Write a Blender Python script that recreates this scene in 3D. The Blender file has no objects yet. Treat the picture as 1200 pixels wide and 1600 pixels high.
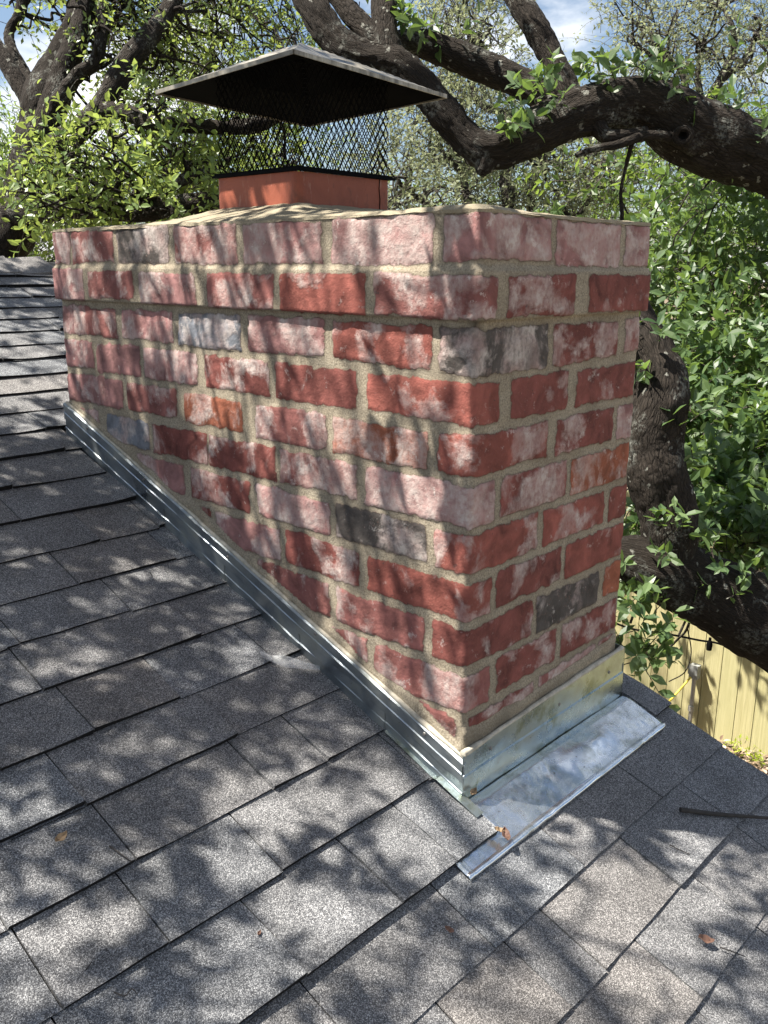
import bpy, math, random
import numpy as np
from mathutils import Matrix, Vector

random.seed(7)
RNG = np.random.default_rng(7)
scene = bpy.context.scene
COL = scene.collection

# ------------------------------------------------------------------ camera
CAM = np.array([-1.0356, -0.7792, -0.0829])
A1, A2, A3, FPX = -0.82664, 1.3063, 0.0061, 1401.1
def _rot():
    ca, sa, cb, sb, cc, sc = math.cos(A1), math.sin(A1), math.cos(A2), math.sin(A2), math.cos(A3), math.sin(A3)
    Rz = np.array([[ca, -sa, 0], [sa, ca, 0], [0, 0, 1]])
    Rx = np.array([[1, 0, 0], [0, cb, -sb], [0, sb, cb]])
    Ry = np.array([[cc, -sc, 0], [sc, cc, 0], [0, 0, 1]])
    return Rz @ Rx @ Ry
MROT = _rot()
cam_d = bpy.data.cameras.new('camera'); cam = bpy.data.objects.new('camera', cam_d); COL.objects.link(cam)
cam_d.sensor_fit = 'VERTICAL'; cam_d.sensor_height = 24.0; cam_d.lens = 24.0 * FPX / 1600
cam_d.clip_start = 0.02; cam_d.clip_end = 2000
m4 = Matrix.Identity(4)
for i in range(3):
    for j in range(3): m4[i][j] = MROT[i][j]
    m4[i][3] = CAM[i]
cam.matrix_world = m4
scene.camera = cam

def at(u, v, depth):
    """world point seen at photo pixel (u, v) at a given distance in front of the lens"""
    d = MROT @ np.array([(u - 600) / FPX, (800 - v) / FPX, -1.0])
    return CAM + d * depth

# ------------------------------------------------------------------ light
SUN = np.array([-0.42, 0.37, 1.0]); SUN /= np.linalg.norm(SUN)
SUN_EL = math.asin(SUN[2]); SUN_ROT = math.atan2(SUN[0], SUN[1])
world = bpy.data.worlds.new('World'); scene.world = world; world.use_nodes = True
wn, wl = world.node_tree.nodes, world.node_tree.links
wn.clear()
wo = wn.new('ShaderNodeOutputWorld'); bg = wn.new('ShaderNodeBackground'); sky = wn.new('ShaderNodeTexSky')
sky.sky_type = 'NISHITA'; sky.sun_disc = False; sky.sun_elevation = SUN_EL; sky.sun_rotation = SUN_ROT
bg.inputs['Strength'].default_value = 0.05
tc = wn.new('ShaderNodeTexCoord'); mp = wn.new('ShaderNodeMapping'); mp.inputs['Scale'].default_value = (1, 1, 2.2)
mp.inputs['Location'].default_value = (0.35, 0.2, 0.0)
nz = wn.new('ShaderNodeTexNoise'); nz.inputs['Scale'].default_value = 2.6; nz.inputs['Detail'].default_value = 7; nz.inputs['Roughness'].default_value = 0.55
rp = wn.new('ShaderNodeValToRGB'); rp.color_ramp.elements[0].position = 0.50; rp.color_ramp.elements[1].position = 0.60
mx = wn.new('ShaderNodeMix'); mx.data_type = 'RGBA'; mx.inputs['B'].default_value = (9.5, 9.6, 9.8, 1)
wl.new(tc.outputs['Generated'], mp.inputs['Vector']); wl.new(mp.outputs['Vector'], nz.inputs['Vector'])
wl.new(nz.outputs['Fac'], rp.inputs['Fac']); wl.new(rp.outputs['Color'], mx.inputs['Factor'])
wl.new(sky.outputs['Color'], mx.inputs['A']); wl.new(mx.outputs['Result'], bg.inputs['Color'])
wl.new(bg.outputs['Background'], wo.inputs['Surface'])

sun_d = bpy.data.lights.new('sun', 'SUN'); sun_d.energy = 5.0; sun_d.angle = math.radians(0.53); sun_d.color = (1.0, 0.935, 0.84)
sun = bpy.data.objects.new('sun', sun_d); COL.objects.link(sun)
sun.rotation_euler = Vector(SUN.tolist()).to_track_quat('Z', 'Y').to_euler()

scene.view_settings.view_transform = 'Standard'; scene.view_settings.look = 'None'
scene.view_settings.exposure = 1.56; scene.view_settings.gamma = 1.0
scene.render.engine = 'CYCLES'
scene.cycles.max_bounces = 6; scene.cycles.diffuse_bounces = 3; scene.cycles.glossy_bounces = 3
scene.cycles.transmission_bounces = 3; scene.cycles.transparent_max_bounces = 4

# ------------------------------------------------------------------ noise
def _hash(ix, iy, iz, seed):
    n = (ix * 374761393 + iy * 668265263 + iz * 2147483647 + seed * 1274126177) & 0xffffffff
    n = ((n ^ (n >> 13)) * 1274126177) & 0xffffffff
    n = n ^ (n >> 16)
    return (n & 0xffffff) / float(0xffffff)
def vnoise(P, scale, seed=0):
    P = np.asarray(P, float) * scale
    i = np.floor(P).astype(np.int64); f = P - i; f = f * f * (3 - 2 * f)
    out = 0
    for dx in (0, 1):
        wx = f[..., 0] if dx else 1 - f[..., 0]
        for dy in (0, 1):
            wy = f[..., 1] if dy else 1 - f[..., 1]
            for dz in (0, 1):
                wz = f[..., 2] if dz else 1 - f[..., 2]
                out = out + wx * wy * wz * _hash(i[..., 0] + dx, i[..., 1] + dy, i[..., 2] + dz, seed)
    return out * 2 - 1
def fbm(P, scale, octs=3, seed=0):
    o = 0; a = 1; t = 0
    for k in range(octs):
        o = o + a * vnoise(P, scale * 2 ** k, seed + k * 17); t += a; a *= 0.5
    return o / t

# ------------------------------------------------------------------ mesh helpers
def mesh_np(name, V, faces, mat=None, parent=None, smooth=False, attrs=None, midx=None):
    """faces: list of (n,k) index arrays"""
    me = bpy.data.meshes.new(name)
    V = np.asarray(V, np.float32).reshape(-1, 3)
    faces = [np.asarray(f, np.int32) for f in (faces if isinstance(faces, list) else [faces]) if len(f)]
    loops = np.concatenate([f.ravel() for f in faces])
    tot = np.concatenate([np.full(len(f), f.shape[1], np.int32) for f in faces])
    me.vertices.add(len(V)); me.vertices.foreach_set('co', V.ravel())
    me.loops.add(len(loops)); me.loops.foreach_set('vertex_index', loops)
    me.polygons.add(len(tot))
    st = np.zeros(len(tot), np.int32); st[1:] = np.cumsum(tot)[:-1]
    me.polygons.foreach_set('loop_start', st); me.polygons.foreach_set('loop_total', tot)
    me.polygons.foreach_set('use_smooth', np.full(len(tot), bool(smooth)))
    if midx is not None: me.polygons.foreach_set('material_index', np.asarray(midx, np.int32))
    for k, a in (attrs or {}).items():
        a = np.asarray(a, np.float32)
        if a.ndim == 1:
            at_ = me.attributes.new(k, 'FLOAT', 'POINT'); at_.data.foreach_set('value', a)
        else:
            at_ = me.attributes.new(k, 'FLOAT_COLOR', 'POINT')
            at_.data.foreach_set('color', np.concatenate([a, np.ones((len(a), 1), np.float32)], 1).ravel())
    me.update(calc_edges=True); me.validate()
    for m in (mat if isinstance(mat, (list, tuple)) else [mat]):
        if m: me.materials.append(m)
    o = bpy.data.objects.new(name, me); COL.objects.link(o)
    if parent: put(o, parent)
    return o
def put(o, parent):
    o.parent = parent; o.matrix_parent_inverse = Matrix.Translation(parent.location).inverted()
def tag(o, label=None, cat=None, group=None, kind=None):
    if label: o['label'] = label
    if cat: o['category'] = cat
    if group: o['group'] = group
    if kind: o['kind'] = kind
    return o
def empty(name, loc, label, cat, group=None):
    o = bpy.data.objects.new(name, None); COL.objects.link(o); o.location = tuple(float(x) for x in loc)
    o.empty_display_size = 0.1
    return tag(o, label, cat, group)

class MB:
    def __init__(s): s.V = []; s.F = {}; s.n = 0; s.A = []; s.M = {}; s.Q = []
    def add(s, V, F, a=0.0, m=0, q=None):
        V = np.asarray(V, float).reshape(-1, 3); F = np.asarray(F, np.int64)
        s.V.append(V); s.A.append(np.full(len(V), a) if np.isscalar(a) else np.asarray(a))
        s.F.setdefault(F.shape[1], []).append(F + s.n); s.M.setdefault(F.shape[1], []).append(np.full(len(F), m))
        s.Q.append(np.zeros((len(V), 3)) if q is None else q)
        s.n += len(V)
    def box(s, lo, hi, a=0.0, M=None, m=0):
        x0, y0, z0 = lo; x1, y1, z1 = hi
        V = np.array([(x, y, z) for z in (z0, z1) for y in (y0, y1) for x in (x0, x1)], float)
        if M is not None: V = V @ np.asarray(M)[:3, :3].T + np.asarray(M)[:3, 3]
        s.add(V, [(0, 2, 3, 1), (4, 5, 7, 6), (0, 1, 5, 4), (2, 6, 7, 3), (0, 4, 6, 2), (1, 3, 7, 5)], a, m)
    def bar(s, a, b, w, t, att=0.0):
        tube_np(s, [a, b], [w / 2, w / 2], 4, caps=True, att=att)
    def build(s, name, mat, parent=None, smooth=False, attr=None):
        ks = sorted(s.F)
        return mesh_np(name, np.concatenate(s.V), [np.concatenate(s.F[k]) for k in ks], mat, parent, smooth,
                       {attr: np.concatenate(s.A)} if attr else ({'bq': np.concatenate(s.Q)} if mat in (M_BARK, M_BARK2) else None),
                       np.concatenate([np.concatenate(s.M[k]) for k in ks]))

def catmull(P, n):
    P = np.asarray(P, float)
    if len(P) < 3: return np.array([P[0] + (P[-1] - P[0]) * t for t in np.linspace(0, 1, n * (len(P) - 1) + 1)])
    Q = np.vstack([2 * P[0] - P[1], P, 2 * P[-1] - P[-2]]); out = []
    for i in range(1, len(Q) - 2):
        for t in np.linspace(0, 1, n, endpoint=False):
            a, b, c, d = Q[i - 1], Q[i], Q[i + 1], Q[i + 2]
            out.append(0.5 * (2 * b + (c - a) * t + (2 * a - 5 * b + 4 * c - d) * t * t + (3 * b - a - 3 * c + d) * t ** 3))
    out.append(Q[-2]); return np.array(out)
def tube_np(mb, P, R, seg=8, caps=True, bark=0.0, att=0.0, seed=0):
    P = np.asarray(P, float); n = len(P); R = np.broadcast_to(np.asarray(R, float), (n,)).copy()
    T = np.gradient(P, axis=0) if n > 2 else np.repeat((P[1] - P[0])[None], n, 0)
    T /= np.linalg.norm(T, axis=1)[:, None] + 1e-9
    up = np.array([0.0, 0, 1]) if abs(T[0][2]) < 0.9 else np.array([1.0, 0, 0])
    U = np.zeros((n, 3)); u = np.cross(T[0], up); u /= np.linalg.norm(u)
    for i in range(n):
        u = u - T[i] * (u @ T[i]); u /= np.linalg.norm(u) + 1e-9; U[i] = u
    W = np.cross(T, U)
    th = np.linspace(0, 2 * math.pi, seg, endpoint=False)
    c, s_ = np.cos(th)[None, :, None], np.sin(th)[None, :, None]
    N = U[:, None] * c + W[:, None] * s_
    rr = R[:, None] * np.ones(seg)[None]
    L = np.cumsum(np.r_[0, np.linalg.norm(np.diff(P, axis=0), axis=1)])
    # bark coordinates: furrows run along the limb
    Q = np.stack(np.broadcast_arrays(np.cos(th)[None] * R.mean() + seed, np.sin(th)[None] * R.mean() + seed * .7, L[:, None] / 4.2), -1)
    if bark > 0:
        base = P[:, None] + N * R[:, None, None]
        ridg = 1 - np.abs(fbm(Q, 28, 2, seed)) * 2
        rr = rr * (1 + 0.20 * fbm(base, 5.5, 3, seed + 5)) + bark * ridg + bark * 0.9 * fbm(base, 55, 2, seed + 9)
    V = (P[:, None] + N * rr[:, :, None]).reshape(-1, 3)
    i = np.arange(n - 1)[:, None] * seg; j = np.arange(seg)[None]; j2 = (j + 1) % seg
    F = np.stack([i + j, i + j2, i + seg + j2, i + seg + j], -1).reshape(-1, 4)
    Q = Q.reshape(-1, 3); mb.add(V, F, att, 0, Q)
    if caps:
        for k, rev in ((0, True), (n - 1, False)):
            cen = P[k] + T[k] * (rr[k].mean() * (.35 if not rev else -.35))
            VV = np.vstack([V[k * seg:(k + 1) * seg], cen]); a = np.arange(seg)
            f = np.stack([a, (a + 1) % seg, np.full(seg, seg)], -1)
            mb.add(VV, f[:, ::-1] if rev else f, att, 0, np.vstack([Q[k * seg:(k + 1) * seg], Q[k * seg]]))

# ------------------------------------------------------------------ materials
def new_mat(name):
    m = bpy.data.materials.new(name); m.use_nodes = True
    nt = m.node_tree; nt.nodes.clear()
    o = nt.nodes.new('ShaderNodeOutputMaterial'); b = nt.nodes.new('ShaderNodeBsdfPrincipled')
    nt.links.new(b.outputs[0], o.inputs[0])
    return m, nt, b, o
class NT:
    def __init__(s, nt): s.nt = nt
    def n(s, t, **kw):
        x = s.nt.nodes.new(t)
        for k, v in kw.items():
            if k in x.inputs.keys(): x.inputs[k].default_value = v
            else: setattr(x, k, v)
        return x
    def l(s, a, b): s.nt.links.new(a, b)
    def obj(s): return s.n('ShaderNodeTexCoord').outputs['Object']
    def map(s, vec, sc=(1, 1, 1), rot=(0, 0, 0)):
        m = s.n('ShaderNodeMapping'); m.inputs['Scale'].default_value = sc; m.inputs['Rotation'].default_value = rot; s.l(vec, m.inputs['Vector']); return m.outputs[0]
    def noise(s, vec, scale, det=3, rough=.5, dist=0):
        x = s.n('ShaderNodeTexNoise'); x.inputs['Scale'].default_value = scale; x.inputs['Detail'].default_value = det
        x.inputs['Roughness'].default_value = rough; x.inputs['Distortion'].default_value = dist; s.l(vec, x.inputs['Vector']); return x.outputs['Fac']
    def vor(s, vec, scale, feat='F1'):
        x = s.n('ShaderNodeTexVoronoi'); x.feature = feat; x.inputs['Scale'].default_value = scale; s.l(vec, x.inputs['Vector']); return x
    def ramp(s, fac, stops):
        r = s.n('ShaderNodeValToRGB'); cr = r.color_ramp
        while len(cr.elements) < len(stops): cr.elements.new(0.5)
        for e, (p, c) in zip(cr.elements, stops):
            e.position = p; e.color = (c, c, c, 1) if np.isscalar(c) else (*c, 1)
        s.l(fac, r.inputs[0]); return r.outputs[0]
    def math(s, op, a, b=0.0, clamp=False):
        x = s.n('ShaderNodeMath'); x.operation = op; x.use_clamp = clamp
        for i, v in ((0, a), (1, b)):
            if hasattr(v, 'links'): s.l(v, x.inputs[i])
            else: x.inputs[i].default_value = v
        return x.outputs[0]
    def mix(s, fac, a, b, mode='MIX'):
        x = s.n('ShaderNodeMix'); x.data_type = 'RGBA'; x.blend_type = mode
        for nm, v in (('Factor', fac), ('A', a), ('B', b)):
            i = [q for q in x.inputs if q.name == nm and (q.type == 'RGBA' or nm == 'Factor')][0]
            if hasattr(v, 'links'): s.l(v, i)
            elif nm == 'Factor': i.default_value = v
            else: i.default_value = (*v, 1)
        return [q for q in x.outputs if q.type == 'RGBA'][0]
    def attr(s, name, fac=True):
        x = s.n('ShaderNodeAttribute'); x.attribute_name = name; return x.outputs['Fac' if fac else 'Color']
    def bump(s, h, dist, strength=1.0, prev=None):
        x = s.n('ShaderNodeBump'); x.inputs['Distance'].default_value = dist; x.inputs['Strength'].default_value = strength
        s.l(h, x.inputs['Height'])
        if prev is not None: s.l(prev, x.inputs['Normal'])
        return x.outputs[0]

def mat_simple(name, col, rough=.6, metal=0.0, nscale=20, var=.25, bump=0.0, spec=.5, stretch=(1, 1, 1)):
    m, nt, b, o = new_mat(name); g = NT(nt)
    n_ = g.noise(g.map(g.obj(), stretch), nscale, 4, .6)
    c = g.mix(g.ramp(n_, [(.3, 0.0), (.7, 1.0)]), tuple(x * (1 - var) for x in col), tuple(min(1, x * (1 + var)) for x in col))
    g.l(c, b.inputs['Base Color']); b.inputs['Roughness'].default_value = rough; b.inputs['Metallic'].default_value = metal
    b.inputs['Specular IOR Level'].default_value = spec
    if bump: g.l(g.bump(n_, bump), b.inputs['Normal'])
    return m

def mat_leaf(name, dark, light, trans, tfac=.42, rough=.38, spec=.5):
    m, nt, b, o = new_mat(name); g = NT(nt)
    t = g.attr('tint')
    c = g.mix(t, dark, light)
    g.l(c, b.inputs['Base Color']); b.inputs['Roughness'].default_value = rough; b.inputs['Specular IOR Level'].default_value = spec
    tr = g.n('ShaderNodeBsdfTranslucent'); c2 = g.mix(t, tuple(x * .7 for x in trans), trans); g.l(c2, tr.inputs['Color'])
    ms = g.n('ShaderNodeMixShader'); ms.inputs[0].default_value = tfac
    g.l(b.outputs[0], ms.inputs[1]); g.l(tr.outputs[0], ms.inputs[2]); g.l(ms.outputs[0], o.inputs[0])
    return m

def mat_bark(name, dark=(.007, .006, .005), light=(.040, .033, .027), lichen=.55):
    m, nt, b, o = new_mat(name); g = NT(nt); ob = g.obj(); q = g.attr('bq', False)
    v = g.vor(q, 120); ve = g.vor(q, 120, 'DISTANCE_TO_EDGE'); n1 = g.noise(q, 48, 7, .75, .3); n2 = g.noise(ob, 8, 4, .6)
    sc = g.n('ShaderNodeSeparateColor'); g.l(v.outputs['Color'], sc.inputs[0])
    plate = g.math('MULTIPLY', g.ramp(ve.outputs['Distance'], [(.02, 0.0), (.22, 1.0)]), g.math('ADD', g.math('MULTIPLY', sc.outputs[0], .5), .5))
    h = g.math('ADD', g.math('MULTIPLY', plate, .35), g.math('MULTIPLY', n1, 1.3))
    c = g.mix(g.ramp(h, [(.35, 0.0), (1.15, 1.0)]), dark, light)
    li = g.math('MULTIPLY', g.ramp(n2, [(.53, 0.0), (.62, 1.0)]), g.ramp(g.noise(ob, 75, 4, .7), [(.46, 0.0), (.60, 1.0)]))
    c = g.mix(g.math('MULTIPLY', li, lichen), c, (.26, .27, .24))
    li2 = g.math('MULTIPLY', g.ramp(g.noise(ob, 26, 3, .5), [(.66, 0.0), (.69, 1.0)]), lichen * 1.6, True)
    c = g.mix(li2, c, (.24, .24, .21))
    g.l(c, b.inputs['Base Color']); b.inputs['Roughness'].default_value = .9; b.inputs['Specular IOR Level'].default_value = .15
    g.l(g.bump(h, .014, 1.0), b.inputs['Normal'])
    return m

def mat_shingle():
    m, nt, b, o = new_mat('asphalt_shingle'); g = NT(nt); ob = g.obj()
    tone = g.attr('tone')
    v = g.vor(ob, 800); r1 = g.n('ShaderNodeSeparateColor'); g.l(v.outputs['Color'], r1.inputs[0])
    v2 = g.vor(ob, 1700); r2 = g.n('ShaderNodeSeparateColor'); g.l(v2.outputs['Color'], r2.inputs[0])
    gran = g.math('ADD', g.math('MULTIPLY', r1.outputs[0], .6), g.math('MULTIPLY', r2.outputs[0], .4))
    warm = g.ramp(gran, [(.12, (.034, .030, .027)), (.45, (.120, .108, .099)), (.68, (.225, .205, .188)), (.88, (.46, .425, .39))])
    cool = g.ramp(gran, [(.12, (.030, .032, .036)), (.45, (.094, .100, .109)), (.68, (.198, .207, .218)), (.90, (.46, .47, .48))])
    c = g.mix(g.math('MULTIPLY', tone, .75), cool, warm)
    blotch = g.ramp(g.noise(ob, 9, 4, .6), [(.3, .72), (.7, 1.15)])
    c = g.mix(1.0, c, blotch, 'MULTIPLY')
    g.l(c, b.inputs['Base Color']); b.inputs['Roughness'].default_value = .85; b.inputs['Specular IOR Level'].default_value = .35
    h = g.math('ADD', v.outputs['Distance'], g.math('MULTIPLY', v2.outputs['Distance'], .5))
    nb = g.bump(h, -.0008, .7); nb = g.bump(g.noise(ob, 22, 3), .004, .5, nb)
    g.l(nb, b.inputs['Normal'])
    return m

def mat_brick():
    m, nt, b, o = new_mat('reclaimed_brick'); g = NT(nt); ob = g.obj()
    sdf = g.attr('sdf'); wash = g.attr('wash'); seed = g.attr('seed'); bcol = g.attr('bcol', False)
    # ragged edge between brick and smeared mortar
    e = g.math('ADD', sdf, g.math('MULTIPLY', g.math('SUBTRACT', g.noise(ob, 75, 6, .75), .5), .013))
    e = g.math('ADD', e, g.math('MULTIPLY', g.math('SUBTRACT', g.noise(ob, 17, 3, .5), .56), .009))
    mask = g.math('MULTIPLY', g.math('SUBTRACT', e, .0), 900, True)
    sc = g.n('ShaderNodeCombineXYZ'); g.l(g.math('MULTIPLY', seed, 3.0), sc.inputs[0]); g.l(g.math('MULTIPLY', seed, 7.0), sc.inputs[1])
    va = g.n('ShaderNodeVectorMath'); va.operation = 'ADD'; g.l(ob, va.inputs[0]); g.l(sc.outputs[0], va.inputs[1]); vec = va.outputs[0]
    # brick body
    nfine = g.noise(vec, 160, 4, .7); nmid = g.noise(vec, 22, 5, .6, .6)
    body = g.mix(1.0, bcol, g.ramp(nmid, [(.28, .50), (.72, 1.45)]), 'MULTIPLY')
    body = g.mix(g.ramp(nfine, [(.60, 0.0), (.78, .45)]), body, (.42, .20, .15))
    body = g.mix(g.ramp(g.noise(vec, 55, 4, .7), [(.66, 0.0), (.72, .75)]), body, (.050, .038, .036))
    # pale wash left on the face: cloudy, with hard ragged rims
    wn_ = g.noise(g.map(vec, (1, 1, .95)), 10, 10, .60, .35)
    thr = g.math('SUBTRACT', g.math('ADD', wn_, g.math('MULTIPLY', wash, .40)), .68)
    wm = g.math('MULTIPLY', thr, 14.0, True)
    streak = g.ramp(g.noise(g.map(vec, (1, 1, .4)), 70, 5, .75), [(.30, .55), (.55, 1.0)])
    wm2 = g.math('MULTIPLY', g.math('MULTIPLY', wm, streak), g.ramp(g.noise(vec, 120, 3, .7), [(.25, .45), (.55, 1.0)]))
    wcol = g.mix(g.ramp(g.noise(vec, 30, 3), [(.35, 0.0), (.65, 1.0)]), (.37, .265, .245), (.52, .465, .43))
    body = g.mix(g.math('MULTIPLY', wm2, g.ramp(g.noise(vec, 18, 4, .6), [(.32, .40), (.68, .95)])), body, wcol)
    wk = g.math('MULTIPLY', g.ramp(g.noise(vec, 33, 5, .75), [(.61, 0.0), (.68, 1.0)]), g.math('ADD', g.math('MULTIPLY', wash, .7), .1))
    body = g.mix(wk, body, (.60, .55, .51))
    # mortar
    mn = g.noise(ob, 300, 4, .75); mm = g.noise(ob, 14, 4, .6)
    mort = g.mix(g.ramp(mm, [(.3, 0.0), (.7, 1.0)]), (.275, .235, .175), (.42, .37, .285))
    mort = g.mix(g.ramp(mn, [(.35, .8), (.60, 0.0)]), mort, (.13, .105, .07))
    mort = g.mix(g.ramp(mn, [(.62, 0.0), (.75, .6)]), mort, (.56, .52, .42))
    mort = g.mix(g.ramp(g.noise(ob, 5.5, 6, .7), [(.50, 0.0), (.68, .55)]), mort, (.19, .165, .125))
    mort = g.mix(g.ramp(g.noise(ob, 42, 5, .7), [(.64, 0.0), (.70, .6)]), mort, (.12, .10, .075))
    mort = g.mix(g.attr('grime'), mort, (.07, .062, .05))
    rim = g.ramp(g.math('ABSOLUTE', g.math('MULTIPLY', e, 1.0)), [(0.0, .5), (.0014, 0.0)])
    c = g.mix(mask, mort, body)
    c = g.mix(g.math('MULTIPLY', rim, .5), c, (.10, .065, .05))
    g.l(c, b.inputs['Base Color']); b.inputs['Roughness'].default_value = .88; b.inputs['Specular IOR Level'].default_value = .25
    hb = g.math('ADD', g.math('MULTIPLY', nfine, .5), g.math('MULTIPLY', g.noise(vec, 50, 5, .7), 1.0))
    hb = g.math('ADD', hb, g.math('MULTIPLY', wm2, .35))
    hm = g.math('ADD', g.math('MULTIPLY', mn, .9), g.math('MULTIPLY', g.noise(ob, 90, 4, .7), .5))
    hmix = g.n('ShaderNodeMix'); hmix.data_type = 'FLOAT'; g.l(mask, hmix.inputs[0]); g.l(hm, hmix.inputs[2]); g.l(hb, hmix.inputs[3])
    h = g.math('ADD', hmix.outputs[0], g.math('MULTIPLY', mask, .6))
    g.l(g.bump(h, .0027, .85), b.inputs['Normal'])
    return m

def mat_mortar():
    m, nt, b, o = new_mat('sand_mortar'); g = NT(nt); ob = g.obj()
    mn = g.noise(ob, 260, 4, .75); mm = g.noise(ob, 14, 4, .6)
    c = g.mix(g.ramp(mm, [(.3, 0.0), (.7, 1.0)]), (.27, .235, .17), (.40, .355, .265))
    c = g.mix(g.ramp(mn, [(.35, .5), (.65, 0.0)]), c, (.18, .15, .10))
    g.l(c, b.inputs['Base Color']); b.inputs['Roughness'].default_value = .95; b.inputs['Specular IOR Level'].default_value = .15
    g.l(g.bump(g.math('ADD', mn, mm), .003), b.inputs['Normal']); return m

def mat_galv(name, base=(.60, .63, .64), rough=.30, green_patch=.0, dirt_=.7):
    m, nt, b, o = new_mat(name); g = NT(nt); ob = g.obj()
    v = g.vor(ob, 60); s_ = g.n('ShaderNodeSeparateColor'); g.l(v.outputs['Color'], s_.inputs[0])
    n1 = g.noise(ob, 12, 5, .65, .5); n2 = g.noise(ob, 90, 4, .7)
    c = g.mix(s_.outputs[0], tuple(x * .88 for x in base), base)
    dirt = g.ramp(n1, [(.50, 0.0), (.68, dirt_)])
    c = g.mix(dirt, c, (.34, .35, .31))
    if green_patch: c = g.mix(g.math('MULTIPLY', g.ramp(g.noise(ob, 16, 5, .7), [(.54, 0.0), (.64, 1.0)]), green_patch), c, (.19, .21, .11))  # green patches painted in; they stand for reflected foliage and mute the fence reflection
    c = g.mix(g.ramp(n2, [(.66, 0.0), (.72, .8)]), c, (.16, .13, .10))
    g.l(c, b.inputs['Base Color']); b.inputs['Metallic'].default_value = .95
    g.l(g.ramp(n1, [(.3, rough * .75), (.7, rough * 1.9)]), b.inputs['Roughness'])
    nb = g.bump(g.noise(ob, 9, 2), .006, .6); nb = g.bump(n2, .0006, .5, nb)
    g.l(nb, b.inputs['Normal']); return m

def mat_wood_fence():
    m, nt, b, o = new_mat('treated_pine'); g = NT(nt); ob = g.obj()
    gr = g.noise(g.map(ob, (1, 9, .35)), 9, 5, .6, .3); t = g.attr('tone'); k = g.vor(g.map(ob, (1, 1, .6)), 3.2)
    c = g.mix(g.ramp(gr, [(.3, 0.0), (.7, 1.0)]), (.35, .31, .15), (.50, .45, .25))
    c = g.mix(g.math('MULTIPLY', t, .45), c, (.42, .42, .22))
    c = g.mix(g.ramp(k.outputs['Distance'], [(.03, .8), (.08, 0.0)]), c, (.22, .13, .06))
    g.l(c, b.inputs['Base Color']); b.inputs['Roughness'].default_value = .75
    g.l(g.bump(gr, .003), b.inputs['Normal']); return m

M_SH = mat_shingle(); M_BR = mat_brick(); M_MO = mat_mortar()
M_GALV = mat_galv('galvanised_steel_shade_tint', (.40, .46, .45), .24, .6); M_APRON = mat_galv('galvanised_pan_sky_tint', (.86, .92, .97), .18, .35, .35); M_GALV2 = mat_galv('galvanised_steel_side', (.30, .34, .37), .36)  # one steel; pan tinted with reflected sky, upright and side darkened as in shade
M_BARK = mat_bark('oak_bark'); M_BARK2 = mat_bark('far_oak_bark', (.014, .012, .010), (.07, .062, .052), .4)
M_DECK = mat_simple('roof_felt', (.012, .012, .013), .9)
M_BLACK = mat_simple('black_paint', (.0035, .004, .005), .7, 0, 40, .3, 0, .04)
M_WIRE = mat_simple('black_mesh_wire', (.004, .004, .0045), .7, 0, 40, .3, 0, .05)
def mat_hood():
    m, nt, b, o = new_mat('weathered_hood_paint'); g = NT(nt); ob = g.obj()
    n1 = g.noise(g.map(ob, (6, 1, 1), (0, 0, .78)), 9, 5, .7, .3)
    c = g.mix(g.ramp(n1, [(.38, 0.0), (.62, 1.0)]), (.11, .10, .08), (.36, .33, .27))
    g.l(c, b.inputs['Base Color']); b.inputs['Roughness'].default_value = .36; b.inputs['Metallic'].default_value = .35
    g.l(g.bump(g.noise(ob, 14, 3), .003, .6), b.inputs['Normal']); return m
M_HOOD = mat_hood()
def mat_terra():
    m, nt, b, o = new_mat('terracotta_flue'); g = NT(nt); ob = g.obj()
    n1 = g.noise(ob, 16, 5, .65, .5); n2 = g.noise(g.map(ob, (1, 1, .3)), 34, 4, .7)
    c = g.mix(g.ramp(n1, [(.3, 0.0), (.7, 1.0)]), (.215, .052, .026), (.30, .080, .040))
    c = g.mix(g.ramp(n2, [(.60, 0.0), (.76, .55)]), c, (.50, .33, .26))
    c = g.mix(g.ramp(g.noise(g.map(ob, (1, 1, .5)), 26, 5, .7), [(.56, 0.0), (.68, .7)]), c, (.10, .035, .022))
    g.l(c, b.inputs['Base Color']); b.inputs['Roughness'].default_value = .62
    g.l(g.bump(n1, .002), b.inputs['Normal']); return m
M_TERRA = mat_terra()
M_WOOD = mat_wood_fence()
M_WALL = mat_simple('painted_siding', (.42, .40, .36), .7, 0, 6, .08)
M_TRIM = mat_simple('painted_trim', (.50, .48, .44), .6, 0, 8, .08)
L_BRIGHT = mat_leaf('oak_leaf_fresh', (.055, .11, .024), (.20, .28, .075), (.40, .50, .11), .42)
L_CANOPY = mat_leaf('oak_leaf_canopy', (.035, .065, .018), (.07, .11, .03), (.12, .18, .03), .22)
L_SHRUB = mat_leaf('privet_leaf', (.035, .075, .026), (.125, .185, .075), (.26, .40, .08), .33, .42, .5)
L_GREY = mat_leaf('grey_oak_leaf', (.12, .145, .075), (.26, .29, .175), (.38, .42, .22), .42, .5, .3)
L_FAR = mat_leaf('distant_leaf', (.06, .11, .03), (.16, .24, .06), (.34, .48, .08), .42)

# ------------------------------------------------------------------ roof geometry
PITCH = 0.3803
def roofz(y): return -0.9135 + PITCH * y
CP = math.cos(math.atan(PITCH)); SP = math.sin(math.atan(PITCH))
def rp3(x, y, h):
    """point h above the roof plane at plan position (x, y)"""
    x, y, h = np.broadcast_arrays(np.asarray(x, float), np.asarray(y, float), np.asarray(h, float))
    return np.stack([x, y - SP * h, roofz(y) + CP * h], -1)
RIDGE_Y = 2.235; RAKE_X = 0.585; EAVE_Y = -2.35; ROOF_X0 = -5.0
W, D, H = 0.4892, 1.1748, 0.0761

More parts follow.
